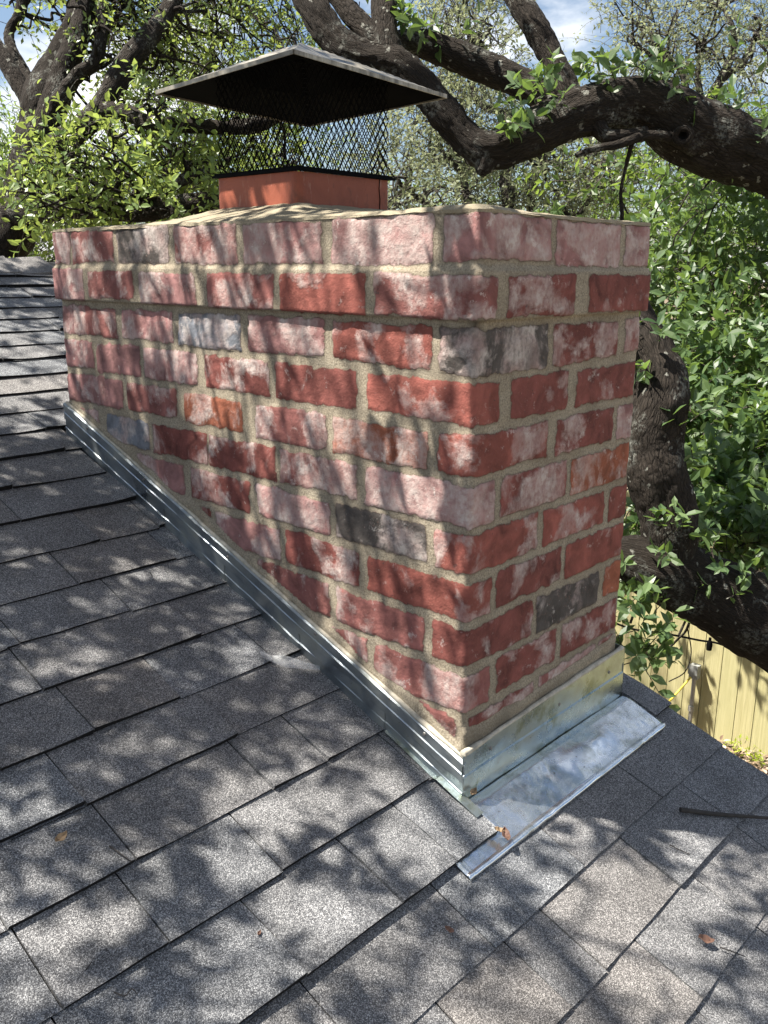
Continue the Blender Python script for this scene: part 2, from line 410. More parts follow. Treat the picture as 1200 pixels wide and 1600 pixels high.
house = empty('gable_house', (0, 0, -3.6), 'gable house under a grey asphalt shingle roof, with the brick chimney standing on its slope', 'house')

rows = [-.08, .044, .16, .27, .375, .485, .592, .691, .795, .90, 1.01, 1.115, 1.21, 1.295, 1.38, 1.464, 1.55, 1.63, 1.71, 1.79, 1.865, 1.94, 2.02, 2.095, 2.17]
low = [-.195, -.305, -.41]
while low[-1] > EAVE_Y: low.append(low[-1] - .108)
rows = sorted(rows + low)
known = {-0.41: [.027, .223], -0.305: [-.148, -.058, .179, .402], -0.195: [-.169, .069, .324], -0.08: [-.416, -.236, -.114],
         .044: [-.528, -.343, -.025], .16: [-.674, -.498, -.26, -.146], .27: [-.507], .375: [-.272], .485: [-.451, -.15], .592: [-.038], .691: [-.268],
         .9: [-.269], 1.01: [-.229], 1.21: [-.047]}
def shingle_piece(mb, x0, x1, y0, y1, tb, tone, wob, seg=.03, hl=0.0):
    n = max(2, int((x1 - x0) / seg) + 1); xs = np.linspace(x0, x1, n)
    P0 = np.stack([xs, np.full(n, y0), np.zeros(n)], -1)
    dy = .0022 * fbm(P0, 14, 3, 3) + .004 * vnoise(P0, 3.1, 8) + wob
    th = tb + .0018 * vnoise(P0, 9, 5)
    if random.random() < .35: th = th + .004 * np.exp(-(xs - random.choice([x0, x1])) ** 2 / .0009)      # a corner that has curled up
    back = y1 + .012
    A = rp3(xs, y0 + dy + .0015, hl - .0015)            # foot of the butt edge, a little undercut
    B = rp3(xs, y0 + dy, hl + th); C = rp3(xs, (y0 + y1) / 2, hl + th * .55 + .0008 * vnoise(P0, 8, 21)); E = rp3(xs, back, .0004)
    V = np.concatenate([A, B, C, E]); i = np.arange(n - 1); F = []
    for r in range(3): F.append(np.stack([i + r * n, i + 1 + r * n, i + 1 + (r + 1) * n, i + (r + 1) * n], -1))
    ed = F.pop(0)
    # sides
    S = [(0, n, 2 * n, 3 * n), (4 * n - 1, 3 * n - 1, 2 * n - 1, n - 1)]
    mb.add(V, np.concatenate([ed]), tone, 1); mb.add(V, np.concatenate(F), tone); mb.add(V[list(S[0])], [(0, 1, 2, 3)], tone); mb.add(V[list(S[1])], [(0, 1, 2, 3)], tone)
smb = MB()
for k, y0 in enumerate(rows[:-1]):
    y1 = rows[k + 1]
    if y0 < EAVE_Y: continue
    kn = []
    for kk, v in known.items():
        if abs(kk - y0) < .004: kn = v
    cuts = set(kn); x = RAKE_X - .02 - random.uniform(.05, .3)
    if kn:
        x = min(kn) - random.uniform(.14, .27)
        xr = max(kn) + random.uniform(.17, .27)
        while xr < RAKE_X - .05: cuts.add(xr); xr += random.uniform(.14, .28)
    while x > ROOF_X0: cuts.add(x); x -= random.choice([random.uniform(.10, .17), random.uniform(.2, .33), random.uniform(.2, .33)])
    cuts = [ROOF_X0] + sorted(cuts) + [RAKE_X + .006 * random.uniform(-1, 1)]
    for a, b_ in zip(cuts[:-1], cuts[1:]):
        tone = float(np.clip(random.gauss(.34, .26), 0, 1)); tb = random.choice([.0045, .0055, .0070, .0090]); wob = random.gauss(0, .0012)
        segs = [(a + .0012, b_ - .0012)]
        if -.1 < y0 < D - .01:      # leave the chimney out of the courses it crosses
            xl = -.0085; xr = W + .022 if y0 > 0 else .516
            new = []
            for s0, s1 in segs:
                if s0 < xl: new.append((s0, min(s1, xl)))
                if s1 > xr: new.append((max(s0, xr), s1))
            segs = [q for q in new if q[1] - q[0] > .008]
        for s0, s1 in segs:
            hl = 0.0
            if abs(y0 + .08) < .004: hl = .005; tb = .009
            shingle_piece(smb, s0, s1, y0, y1, tb, tone, wob, .03 if s1 > -1.6 else .12, hl)
            if random.random() < .25 and s1 - s0 > .16 and s1 > -1.5:      # laminated under-layer peeping out below the butt
                q = random.uniform(s0, s1 - .1); shingle_piece(smb, q, min(s1, q + random.uniform(.08, .2)), y0 - random.uniform(.002, .004), y0 + .01, tb * .45, tone * .8, wob, .03, hl)
M_EDGE = mat_simple('asphalt_edge', (.012, .012, .013), .9, 0, 120, .4, .001, .2)
roof = smb.build('roof', [M_SH, M_EDGE], house, attr='tone')
roof['label'] = 'grey granule shingles in dappled shade'
# deck under the shingles (butted, well below)
mb = MB()
for (ya, yb, xa, xb) in ((EAVE_Y, RIDGE_Y, ROOF_X0, RAKE_X - .012),):
    V = np.concatenate([rp3([xa, xb, xb, xa], [ya, ya, yb, yb], -.003), rp3([xa, xb, xb, xa], [ya, ya, yb, yb], -.030)])
    mb.add(V, [(0, 1, 2, 3), (7, 6, 5, 4), (0, 4, 5, 1), (1, 5, 6, 2), (2, 6, 7, 3), (3, 7, 4, 0)])
# far slope
def back(y): return roofz(RIDGE_Y) - PITCH * (y - RIDGE_Y)
yb2 = RIDGE_Y + 4.5
V = [(ROOF_X0, RIDGE_Y + .004, roofz(RIDGE_Y)), (RAKE_X, RIDGE_Y + .004, roofz(RIDGE_Y)), (RAKE_X, yb2, back(yb2)), (ROOF_X0, yb2, back(yb2))]
V = V + [(x, y, z - .03) for x, y, z in V]
mb.add(V, [(0, 1, 2, 3), (7, 6, 5, 4), (0, 4, 5, 1), (1, 5, 6, 2), (2, 6, 7, 3), (3, 7, 4, 0)])
mb.build('roof_deck', M_DECK, house)
# ridge caps
cmb = MB(); x = RAKE_X - .085; first = True
rz = roofz(RIDGE_Y)
while x > ROOF_X0:
    ln = .128; wdt = .125; up = .012
    tone = float(np.clip(random.gauss(.75, .15), 0, 1))
    # a cap folds over the ridge; its exposed end lies over the one before it
    prof = [(-wdt, 0.0), (-wdt * .5, .001), (-.015, .001), (0, .002), (.015, .001), (wdt, 0.0)]
    secs = []
    for xx, lift in ((x, .014), (x - ln - .03, .005)):
        row_t = []; row_b = []
        for (t, h) in prof:
            y = RIDGE_Y + t; z = rz - PITCH * abs(t)
            row_t.append((xx + random.uniform(-.002, .002), y, z + lift + h)); row_b.append((xx, y, z + lift + h - .006))
        secs.append((row_t, row_b))
    n = len(prof)
    V = secs[0][0] + secs[0][1] + secs[1][0] + secs[1][1]; F = []
    for i in range(n - 1):
        F += [(i, i + 1, 2 * n + i + 1, 2 * n + i), (n + i, 3 * n + i, 3 * n + i + 1, n + i + 1), (i, n + i, n + i + 1, i + 1)]
    F += [(0, 2 * n, 3 * n, n), (n - 1, 2 * n - 1, 4 * n - 1, 3 * n - 1)]
    cmb.add(V, F, tone); x -= ln
cmb.build('ridge_cap', M_SH, house, attr='tone')
# rake board, gable wall, eave fascia, side walls
mb = MB()
def slab(mb, x0, x1, ya, yb, h0, h1):
    V = np.concatenate([rp3([x0, x1, x1, x0], [ya, ya, yb, yb], h1), rp3([x0, x1, x1, x0], [ya, ya, yb, yb], h0)])
    mb.add(V, [(0, 1, 2, 3), (7, 6, 5, 4), (0, 4, 5, 1), (1, 5, 6, 2), (2, 6, 7, 3), (3, 7, 4, 0)])
slab(mb, RAKE_X - .035, RAKE_X - .015, EAVE_Y, RIDGE_Y - .02, -.17, -.034)
mb.build('rake_board', M_TRIM, house)
mb = MB()
gx0, gx1 = .36, .44
V = []
for x in (gx0, gx1):
    V += [(x, EAVE_Y + .3, -3.6), (x, yb2 - .3, -3.6), (x, yb2 - .3, back(yb2 - .3) - .05), (x, RIDGE_Y, rz - .05), (x, EAVE_Y + .3, roofz(EAVE_Y + .3) - .05)]
mb.add(V, [(0, 1, 2, 3, 4), (9, 8, 7, 6, 5)]); mb.add(V, [(0, 5, 6, 1), (1, 6, 7, 2), (2, 7, 8, 3), (3, 8, 9, 4), (4, 9, 5, 0)])
mb.box((ROOF_X0 + .4, EAVE_Y + .3, -3.6), (gx0 - .002, EAVE_Y + .4, roofz(EAVE_Y + .3) - .05))
mb.box((ROOF_X0 + .4, yb2 - .4, -3.6), (gx0 - .002, yb2 - .3, back(yb2 - .3) - .05))
mb.build('wall', M_WALL, house)

# ------------------------------------------------------------------ chimney
chim = empty('brick_chimney', (0, 0, -.92), 'red brick chimney with pale mortar and black mesh cap standing on the roof', 'chimney')
RED = (.205, .066, .052); RED2 = (.165, .055, .046); PINK = (.25, .128, .122); ROSE = (.205, .082, .073); ORG = (.235, .080, .046); GRY = (.075, .066, .060); BLU = (.14, .15, .17); BRN = (.22, .12, .075)
# (row, s0, s1, colour, wash); s runs along the faces: negative = long left face, positive = right face, 0 = near corner
BR = []
def L_(row, lst):
    for a, b, c, w in lst: BR.append((row, -a, -b, c, w))
def R_(row, lst):
    for a, b, c, w in lst: BR.append((row, a, b, c, w + .07))
BR += [(1, -.063, .179, PINK, .62), (2, -.194, .043, ROSE, .55), (3, -.067, .188, GRY, .44), (4, -.215, .064, RED, .28), (5, -.067, .201, RED, .45),
       (6, -.216, .061, PINK, .75), (7, -.068, .185, RED, .38), (8, -.213, .062, RED, .28), (9, -.068, .184, RED2, .33), (10, -.195, .066, ROSE, .55)]
L_(1, [(.29, .08, PINK, .85), (.51, .309, PINK, .62), (.713, .524, ROSE, .72), (.915, .731, GRY, .46), (1.095, .927, ROSE, .50)])
L_(2, [(.412, .211, RED, .30), (.609, .424, ROSE, .48), (.831, .64, PINK, .50), (1.025, .846, ROSE, .40)])
L_(3, [(.292, .081, RED, .40), (.507, .307, PINK, .45), (.723, .529, BLU, .50), (.927, .742, PINK, .55), (1.125, .943, ROSE, .62)])
L_(4, [(.438, .233, RED2, .38), (.642, .451, RED2, .50), (.849, .662, PINK, .55), (1.038, .861, PINK, .35)])
L_(5, [(.291, .083, ORG, .60), (.497, .305, ROSE, .55), (.716, .528, ORG, .48), (.922, .737, ROSE, .45), (1.113, .934, PINK, .40)])
L_(6, [(.429, .234, ROSE, .68), (.639, .441, RED2, .50), (.835, .645, RED2, .45), (1.012, .845, BLU, .42)])
L_(7, [(.288, .08, GRY, .48), (.497, .3, PINK, .66), (.704, .517, RED2, .62), (.898, .728, PINK, .5)])
L_(8, [(.42, .228, RED2, .42), (.63, .431, PINK, .55), (.74, .642, RED, .4)])
L_(9, [(.288, .082, ROSE, .50), (.50, .301, ROSE, .45)])
L_(10, [(.42, .21, ROSE, .45)])
L_(11, [(.19, .01, ROSE, .5)])
R_(11, [(.01, .2, RED2, .5), (.213, .41, ROSE, .6), (.42, .48, RED2, .5)])
R_(1, [(.188, .388, PINK, .55), (.4, .463 + .1, PINK, .75)])
R_(2, [(.064, .243, RED2, .40), (.281, .485, RED2, .22)])
R_(3, [(.205, .413, RED2, .35), (.434, .60, RED2, .6)])
R_(4, [(.091, .254, RED2, .22), (.278, .485, RED2, .42)])
R_(5, [(.225, .415, RED2, .42), (.43, .62, PINK, .6)])
R_(6, [(.076, .267, RED2, .42), (.279, .484, ORG, .30)])
R_(7, [(.203, .405, RED, .40), (.421, .62, RED, .25)])
R_(8, [(.073, .268, RED2, .38), (.277, .483, RED, .22)])
R_(9, [(.196, .407, GRY, .52), (.421, .62, ORG, .3)])
R_(10, [(.083, .265, RED2, .32), (.279, .481, RED2, .42)])
T_ = 2 * (W + D)
for row in range(1, 14):     # the faces that only show from a step aside
    s = W + (.13 if row in (1, 3, 5, 7, 9) else .012)
    end = W + D + W + D - D - .0 - (.0)
    while s < T_ - D - .20:
        BR.append((row, s, min(s + .2, T_ - D - .07), random.choice([RED, RED2, ROSE, PINK, RED, GRY]), random.uniform(.2, .6))); s += .215
    if row % 2: BR.append((row, T_ - D - .06, T_ - D + .045, PINK, .5))
    if row % 2: BR.append((row, -D + .0015, -D + (.062 if row > 1 else .070), PINK, .5))
    else: BR.append((row, -D + .002, -D + .135 if row == 2 else -D + .13, PINK, .5))
ds = .004
s_ax = np.concatenate([np.linspace(-D, 0, int(D / ds) + 1)[:-1], np.linspace(0, W, int(W / ds) + 1)[:-1],
                       np.linspace(W, W + D, int(D / .012) + 1)[:-1], np.linspace(W + D, 2 * W + D, int(W / .008) + 1)])
zb_ = -.1522
z_ax = np.concatenate([np.linspace(-.985, zb_ - .0012, 208), np.linspace(zb_, -.0855, 18), np.linspace(-.0845, -.077, 4), np.linspace(-.0745, -.003, 20)])
S, Z = np.meshgrid(s_ax, z_ax)
def gz(z):
    g_ = np.where(z < zb_ - .0005, 0.0, np.where(z < -.0852, .0100, np.where(z < -.076, .0100 + (.0035 - .0100) * np.clip((z + .0852) / .0092, 0, 1), .0035)))
    return g_
def perim(S, g_):
    """plan point and outward normal at perimeter position s with the outline grown by g"""
    x = np.zeros_like(S); y = np.zeros_like(S); nx = np.zeros_like(S); ny = np.zeros_like(S)
    f = lambda t, L, g_: -g_ + t / L * (L + 2 * g_)
    a = S < 0; x[a] = -g_[a]; y[a] = f(-S[a], D, g_[a]); nx[a] = -1
    a = (S >= 0) & (S < W); x[a] = f(S[a], W, g_[a]); y[a] = -g_[a]; ny[a] = -1
    a = (S >= W) & (S < W + D); x[a] = W + g_[a]; y[a] = f(S[a] - W, D, g_[a]); nx[a] = 1
    a = (S >= W + D); x[a] = W - f(S[a] - W - D, W, g_[a]); y[a] = D + g_[a]; ny[a] = 1
    return x, y, nx, ny
G = gz(Z); X, Y, NX, NY = perim(S, G)
cd = np.min(np.abs(S[..., None] - np.array([-D, 0, W, W + D, 2 * W + D])), -1)
for c_, (cx_, cy_) in ((-D, (-1, 1)), (0, (-1, -1)), (W, (1, -1)), (W + D, (1, 1)), (2 * W + D, (-1, 1))):
    q = np.abs(S - c_) < 1e-6; NX[q] = cx_ * .8; NY[q] = cy_ * .8
P3 = np.stack([X, Y, Z], -1)
sdf = np.full(S.shape, -.02); bcol = np.zeros(S.shape + (3,)); bcol[:] = RED; wash = np.zeros(S.shape); seed = np.zeros(S.shape); near = np.full(S.shape, -1e9)
e1 = .0050 * fbm(P3, 48, 3, 11); e2 = .0026 * vnoise(P3, 9, 31)
BH = .0640
rr_ = np.random.default_rng(3)
for i, (row, s0, s1, c, w_) in enumerate(BR):
    bh = BH + (.005 if row == 1 else 0)
    zc = -row * H + bh / 2 + .0010 * rr_.normal()
    hs = (s1 - s0) / 2; hz = bh / 2 + .0008 * rr_.normal(); sc_ = (s0 + s1) / 2; tilt = rr_.normal() * .006
    zz = Z - zc - tilt * (S - sc_)
    r = .0035
    dx = np.abs(S - sc_) - (hs - r); dz = np.abs(zz) - (hz - r)
    d = -(np.hypot(np.maximum(dx, 0), np.maximum(dz, 0)) + np.minimum(np.maximum(dx, dz), 0) - r)
    up = d > near
    near = np.where(up, d, near); bcol[up] = np.array(c) * rr_.uniform(.9, 1.12); wash[up] = w_; seed[up] = (i * .37) % 5 + 1
sdf = np.clip(near, -.02, .03) + e1 + e2
# mortar fillet smeared over the bricks above the flashing
fl_top = np.where(S < 0, roofz(np.clip(-S, 0, D)) + .0715 + .0, -.829 + .03 * np.clip(S, 0, W))
dist = Z - fl_top
cover = .026 + .018 * fbm(P3, 9, 2, 41) + np.where(S < 0, 0.0, .014)
sk = np.clip((cover - dist) / .010, 0, 1)
sdf = np.where(sk > 0, np.minimum(sdf, .004 - .02 * sk), sdf)
sm = np.clip(sdf / .004, 0, 1); sm = sm * sm * (3 - 2 * sm)
off = .0022 * sm * (1 + .5 * vnoise(np.stack([seed, seed * 3, seed * 7], -1), 1.7)) + .0013 * fbm(P3, 45, 3, 51) + .0012 * vnoise(P3, 11, 61) + .004 * sk
off -= .0035 * np.clip(1 - cd / .006, 0, 1) ** 2
off += np.where((Z < zb_ - .0005) & (Z > zb_ - .03), -.0012, 0)
P3[..., 0] += NX * off; P3[..., 1] += NY * off
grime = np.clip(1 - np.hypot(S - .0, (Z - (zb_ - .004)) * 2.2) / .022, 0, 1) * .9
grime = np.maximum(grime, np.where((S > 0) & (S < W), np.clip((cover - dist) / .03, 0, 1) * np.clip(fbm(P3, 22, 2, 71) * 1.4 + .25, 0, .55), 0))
ny_, nx_ = S.shape
idx = np.arange(ny_ * nx_).reshape(ny_, nx_)
F = np.stack([idx[:-1, :-1], idx[:-1, 1:], idx[1:, 1:], idx[1:, :-1]], -1).reshape(-1, 4)
brickwork = mesh_np('brickwork', P3.reshape(-1, 3), F, M_BR, chim, True,
    {'sdf': sdf.ravel(), 'wash': wash.ravel(), 'seed': seed.ravel(), 'grime': grime.ravel(), 'bcol': bcol.reshape(-1, 3)})
brickwork.data.polygons.foreach_set('use_smooth', np.ones(len(F), bool))

# crown: mortar wash sloping up to the flue
FX0, FX1, FY0, FY1 = .120, .370, .500, .745
nx_, ny_ = 90, 190
g_ = .0055
xs = np.linspace(-g_, W + g_, nx_); ys = np.linspace(-g_, D + g_, ny_); XX, YY = np.meshgrid(xs, ys)
ed = np.minimum(np.minimum(XX + g_, W + g_ - XX), np.minimum(YY + g_, D + g_ - YY))
dxf = np.maximum(np.maximum(FX0 - XX, XX - FX1), 0); dyf = np.maximum(np.maximum(FY0 - YY, YY - FY1), 0)
df = np.hypot(dxf, dyf); PP = np.stack([XX, YY, XX * 0], -1)
up = ed / (ed + df + 1e-6)
hz = -.002 + .034 * up ** 1.15 + .0030 * fbm(PP, 9, 3, 81) * np.clip(ed / .03, 0, 1) + .006 * np.exp(-((XX / .14) ** 2 + (YY / .2) ** 2)) + .0016 * fbm(PP, 50, 2, 82)
rnd = np.clip(1 - ed / (.018 + .010 * vnoise(PP, 7, 83)), 0, 1)
hz -= .006 * rnd ** 2
jit = (.0025 * fbm(PP, 24, 2, 84)) * np.clip(1 - ed / .01, 0, 1)
V = np.stack([XX + np.sign(XX - W / 2) * jit, YY + np.sign(YY - D / 2) * jit, hz], -1).reshape(-1, 3)
idx = np.arange(nx_ * ny_).reshape(ny_, nx_)
F = np.stack([idx[:-1, :-1], idx[:-1, 1:], idx[1:, 1:], idx[1:, :-1]], -1).reshape(-1, 4)
mb = MB(); mb.add(V, F)
ring = np.concatenate([idx[0, :], idx[1:, -1], idx[-1, -2::-1], idx[-2:0:-1, 0]])
Vr = V[ring]; Vl = Vr.copy(); Vl[:, 2] = -.0045 + .004 * vnoise(Vr, 18, 85); n = len(ring)
# lip: drops to the top of the brickwork, pulled in a touch
ctr = np.array([W / 2, D / 2]); Vl[:, 0] -= np.sign(Vl[:, 0] - ctr[0]) * .001; Vl[:, 1] -= np.sign(Vl[:, 1] - ctr[1]) * .001
i = np.arange(n); mb.add(np.concatenate([Vr, Vl]), np.stack([i, n + i, n + (i + 1) % n, (i + 1) % n], -1))
mb.build('crown', M_MO, chim, True)
# flue liner
mb = MB(); ft = .087; th = .016
def ring_box(mb, x0, x1, y0, y1, z0, z1, t, r=.018):
    def rr(x0, x1, y0, y1, r, z):
        pts = []
        for cx, cy, a0 in ((x1 - r, y0 + r, -90), (x1 - r, y1 - r, 0), (x0 + r, y1 - r, 90), (x0 + r, y0 + r, 180)):
            for k in range(6):
                a = math.radians(a0 + k * 18); pts.append((cx + r * math.cos(a), cy + r * math.sin(a), z))
        return pts
    o0, o1, i1, i0 = rr(x0, x1, y0, y1, r, z0), rr(x0, x1, y0, y1, r, z1), rr(x0 + t, x1 - t, y0 + t, y1 - t, r * .6, z1), rr(x0 + t, x1 - t, y0 + t, y1 - t, r * .6, z0)
    n = len(o0); V = o0 + o1 + i1 + i0; F = []
    for k in range(3):
        for i in range(n): F.append((k * n + i, k * n + (i + 1) % n, (k + 1) * n + (i + 1) % n, (k + 1) * n + i))
    mb.add(V, F)
ring_box(mb, FX0, FX1, FY0, FY1, -.25, ft, th)
flue = mb.build('flue_liner', M_TERRA, chim)
mb = MB()
ck = [(FX1 - .035, FY0 - .0006, .088), (FX1 - .037, FY0 - .0006, .07), (FX1 - .034, FY0 - .0006, .05), (FX1 - .036, FY0 - .0006, .02)]
tube_np(mb, ck, [.0011] * 4, 4); mb.build('crack', M_BLACK, flue)

# cap: base frame, expanded metal screen, pyramid hood
cap = bpy.data.objects.new('chimney_cap', None); COL.objects.link(cap); cap.location = (.245, .6225, ft); put(cap, chim)
cap.location = (.245, .6225, ft)
cap['label'] = 'black expanded metal chimney cap under a pyramid hood'
SX0, SX1, SY0, SY1 = .127, .366, .506, .739
mb = MB(); z0, z1 = ft + .001, ft + .009
mb.box((SX0 - .007, SY0 - .007, z0), (SX1 + .007, SY0 + .001, z1)); mb.box((SX0 - .007, SY1 - .001, z0), (SX1 + .007, SY1 + .007, z1))
mb.box((SX0 - .007, SY0 + .0012, z0), (SX0 + .001, SY1 - .0012, z1)); mb.box((SX1 - .001, SY0 + .0012, z0), (SX1 + .007, SY1 - .0012, z1))
mb.box((SX0 - .013, SY0 - .012, z0 - .0005), (SX1 + .010, SY0 - .0072, z0 + .004)); mb.box((SX0 - .013, SY0 - .007, z0 - .0005), (SX0 - .0072, SY1 + .007, z0 + .004))
mb.build('base_frame', M_BLACK, cap)
HZ = .246; HS = .1985; HXc, HYc = .245, .6225; HA = .090; TILT = .040
mb = MB(); cw = .0148; ch = .0230
def lozenges(fn, L, z0, z1):
    nc = int(round(L / cw)); nr = int((z1 - z0) / (ch / 2)) + 1
    w_ = L / nc
    for r in range(nr):
        for c in range(nc):
            # strand from (c, r) to (c+-1/2, r+1)
            for sgn in (-1, 1):
                if r % 2 == 0: a = (c + .5) * w_; b_ = a + sgn * w_ / 2
                else: b_ = (c + .5) * w_; a = b_ + sgn * w_ / 2
                za = z0 + r * ch / 2; zb = min(z1, za + ch / 2); j = .0008 * math.sin(r * 3.1 + c * 1.7)
                tube_np(mb, [fn(a + j, za), fn(b_ - j, zb)], [.00115, .00115], 4, caps=False)
zt = HZ + .024
lozenges(lambda t, z: (SX0 + t, SY0, z), SX1 - SX0, z1 - .002, zt)
lozenges(lambda t, z: (SX0 + t, SY1, z), SX1 - SX0, z1 - .002, zt)
lozenges(lambda t, z: (SX0, SY0 + t, z), SY1 - SY0, z1 - .002, zt)
lozenges(lambda t, z: (SX1, SY0 + t, z), SY1 - SY0, z1 - .002, zt)
mb.build('mesh_screen', M_WIRE, cap)
mb = MB(); n = 18
def hood_surf(off_z, sc, m):
    V = []; F = []
    a = np.linspace(-1, 1, n * 2 + 1)
    XX, YY = np.meshgrid(a, a); hgt = 1 - np.maximum(np.abs(XX), np.abs(YY))
    # faces bow down a little between hips; a rim is folded at the edge
    bow = -.006 * np.sin(np.pi * np.clip(hgt, 0, 1)) * (1 - np.minimum(np.abs(XX), np.abs(YY)) / (np.maximum(np.abs(XX), np.abs(YY)) + 1e-6))
    zz = HZ - TILT * (XX + YY) * HS * sc + HA * hgt + bow + off_z + .0012 * vnoise(np.stack([XX, YY, XX * 0], -1), 5, 3)
    V = np.stack([HXc + XX * HS * sc, HYc + YY * HS * sc, zz], -1).reshape(-1, 3)
    idx = np.arange(len(V)).reshape(len(a), len(a))
    F = np.stack([idx[:-1, :-1], idx[:-1, 1:], idx[1:, 1:], idx[1:, :-1]], -1).reshape(-1, 4)
    if m: F = F[:, ::-1]
    mb.add(V, F, 0, m)
hood_surf(0, 1, 0); hood_surf(-.003, .995, 1)
tz_ = lambda x, y: HZ - TILT * (x + y)
for (xa, ya, xb, yb) in ((-HS, -HS, HS, -HS), (HS, -HS, HS, HS), (HS, HS, -HS, HS), (-HS, HS, -HS, -HS)):     # folded rim, one strip a side
    ox, oy = np.sign(xa + xb) * .002, np.sign(ya + yb) * .002
    V = []
    for x, y in ((xa, ya), (xb, yb)):
        for dx, dy, dz in ((0, 0, .0010), (ox, oy, .0010), (ox, oy, -.006), (0, 0, -.006)): V.append((HXc + x + dx, HYc + y + dy, tz_(x, y) + dz))
    mb.add(V, [(0, 1, 5, 4), (1, 2, 6, 5), (2, 3, 7, 6), (3, 0, 4, 7), (0, 3, 2, 1), (4, 5, 6, 7)], 0, 0)
mb.build('hood', [M_HOOD, M_BLACK], cap)

# flashing
def sheet(name, rowsP, mat, parent, thick=.0012, smooth=False):
    """rowsP: (n, m, 3) grid of points; given a thickness along its normals"""
    G_ = np.asarray(rowsP, float); n, m = G_.shape[:2]
    du = np.gradient(G_, axis=0); dv = np.gradient(G_, axis=1); N = np.cross(dv, du); N /= np.linalg.norm(N, axis=-1)[..., None] + 1e-12
    V = np.concatenate([G_.reshape(-1, 3), (G_ - N * thick).reshape(-1, 3)]); idx = np.arange(n * m).reshape(n, m); o = n * m
    F = np.stack([idx[:-1, :-1], idx[1:, :-1], idx[1:, 1:], idx[:-1, 1:]], -1).reshape(-1, 4)
    F2 = F[:, ::-1] + o
    ring = np.concatenate([idx[0, :], idx[1:, -1], idx[-1, -2::-1], idx[-2:0:-1, 0]]); k = len(ring)
    i = np.arange(k); Fs = np.stack([ring, ring[(i + 1) % k], ring[(i + 1) % k] + o, ring + o], -1)
    return mesh_np(name, V, np.concatenate([F, F2, Fs]), mat, parent, smooth)
# apron: pan lying on the shingles with dents and a hemmed lower edge
nx_, ny_ = 150, 40
xs = np.concatenate([np.linspace(-.116, -.0070, 30), np.linspace(-.0045, .512, nx_ - 30)]); ts = np.linspace(0, 1, ny_)
XX, TT = np.meshgrid(xs, ts); ytop = np.where(XX < -.006, -.026, -.0115); YY = -.1085 + TT * (.1085 + ytop)
P_ = np.stack([XX, YY, XX * 0], -1); on = np.clip((XX + .004) / .05, 0, 1)
hh = .0078 + .0022 * on + .0042 * on * fbm(P_, 8, 2, 91) * np.sin(np.pi * TT) + .009 * np.exp(-(((XX - .30) / .06) ** 2 + ((YY + .055) / .024) ** 2)) - .004 * np.exp(-(((XX - .20) / .03) ** 2 + ((YY + .05) / .03) ** 2)) + .0006 * fbm(P_, 60, 2, 92)
hh += .0022 * np.clip(1 - np.abs(TT - .07) / .03, 0, 1) + np.where(TT < .02, -.003, 0) - .004 * on * np.clip(TT - .85, 0, .15) / .15
hh += .0016 * on * np.clip(1 - np.abs(TT - .05) / .05, 0, 1) * vnoise(P_, 70, 95) - np.where(XX < -.006, .0100 * np.clip(TT - .45, 0, 1), 0) + .002 * np.clip(1 - np.abs(XX + .109) / .005, 0, 1)
sheet('apron_flashing', rp3(XX, YY, hh), M_APRON, chim, .0012, True)
# upright of the apron against the right face (with two long creases)
xs = np.linspace(-.0135, .5085, 90); prof = [(-.0125, -.918), (-.0118, -.895), (-.0142, -.893), (-.0135, -.868), (-.0112, -.8655), (-.0108, -.8485), (-.0128, -.8470), (-.0122, -.829)]
G_ = np.zeros((len(prof), len(xs), 3))
for i, (y, z) in enumerate(prof):
    w_ = .0010 * vnoise(np.stack([xs, xs * 0 + z, xs * 0], -1), 13, 97)
    G_[i, :, 0] = xs; G_[i, :, 1] = y + w_; G_[i, :, 2] = z + (.020 * np.clip(xs / .5, 0, 1) if i == len(prof) - 1 else .006 * np.clip(xs / .5, 0, 1)) + .0012 * vnoise(np.stack([xs, xs * 0, xs * 0 + i], -1), 16, 98) * (i == len(prof) - 1)
sheet('upright_flashing', G_, M_GALV, chim, .001)
# right return of the apron, wrapping the far corner
mb = MB(); V = [(.5095, -.012, -.915), (.5095, .05, -.890), (.5095, .05, -.800), (.5095, -.012, -.809)]; V += [(x + .0012, y, z) for x, y, z in V]
mb.add(V, [(3, 2, 1, 0), (4, 5, 6, 7), (0, 1, 5, 4), (1, 2, 6, 5), (2, 3, 7, 6), (3, 0, 4, 7)]); mb.build('corner_flashing', M_GALV, chim)
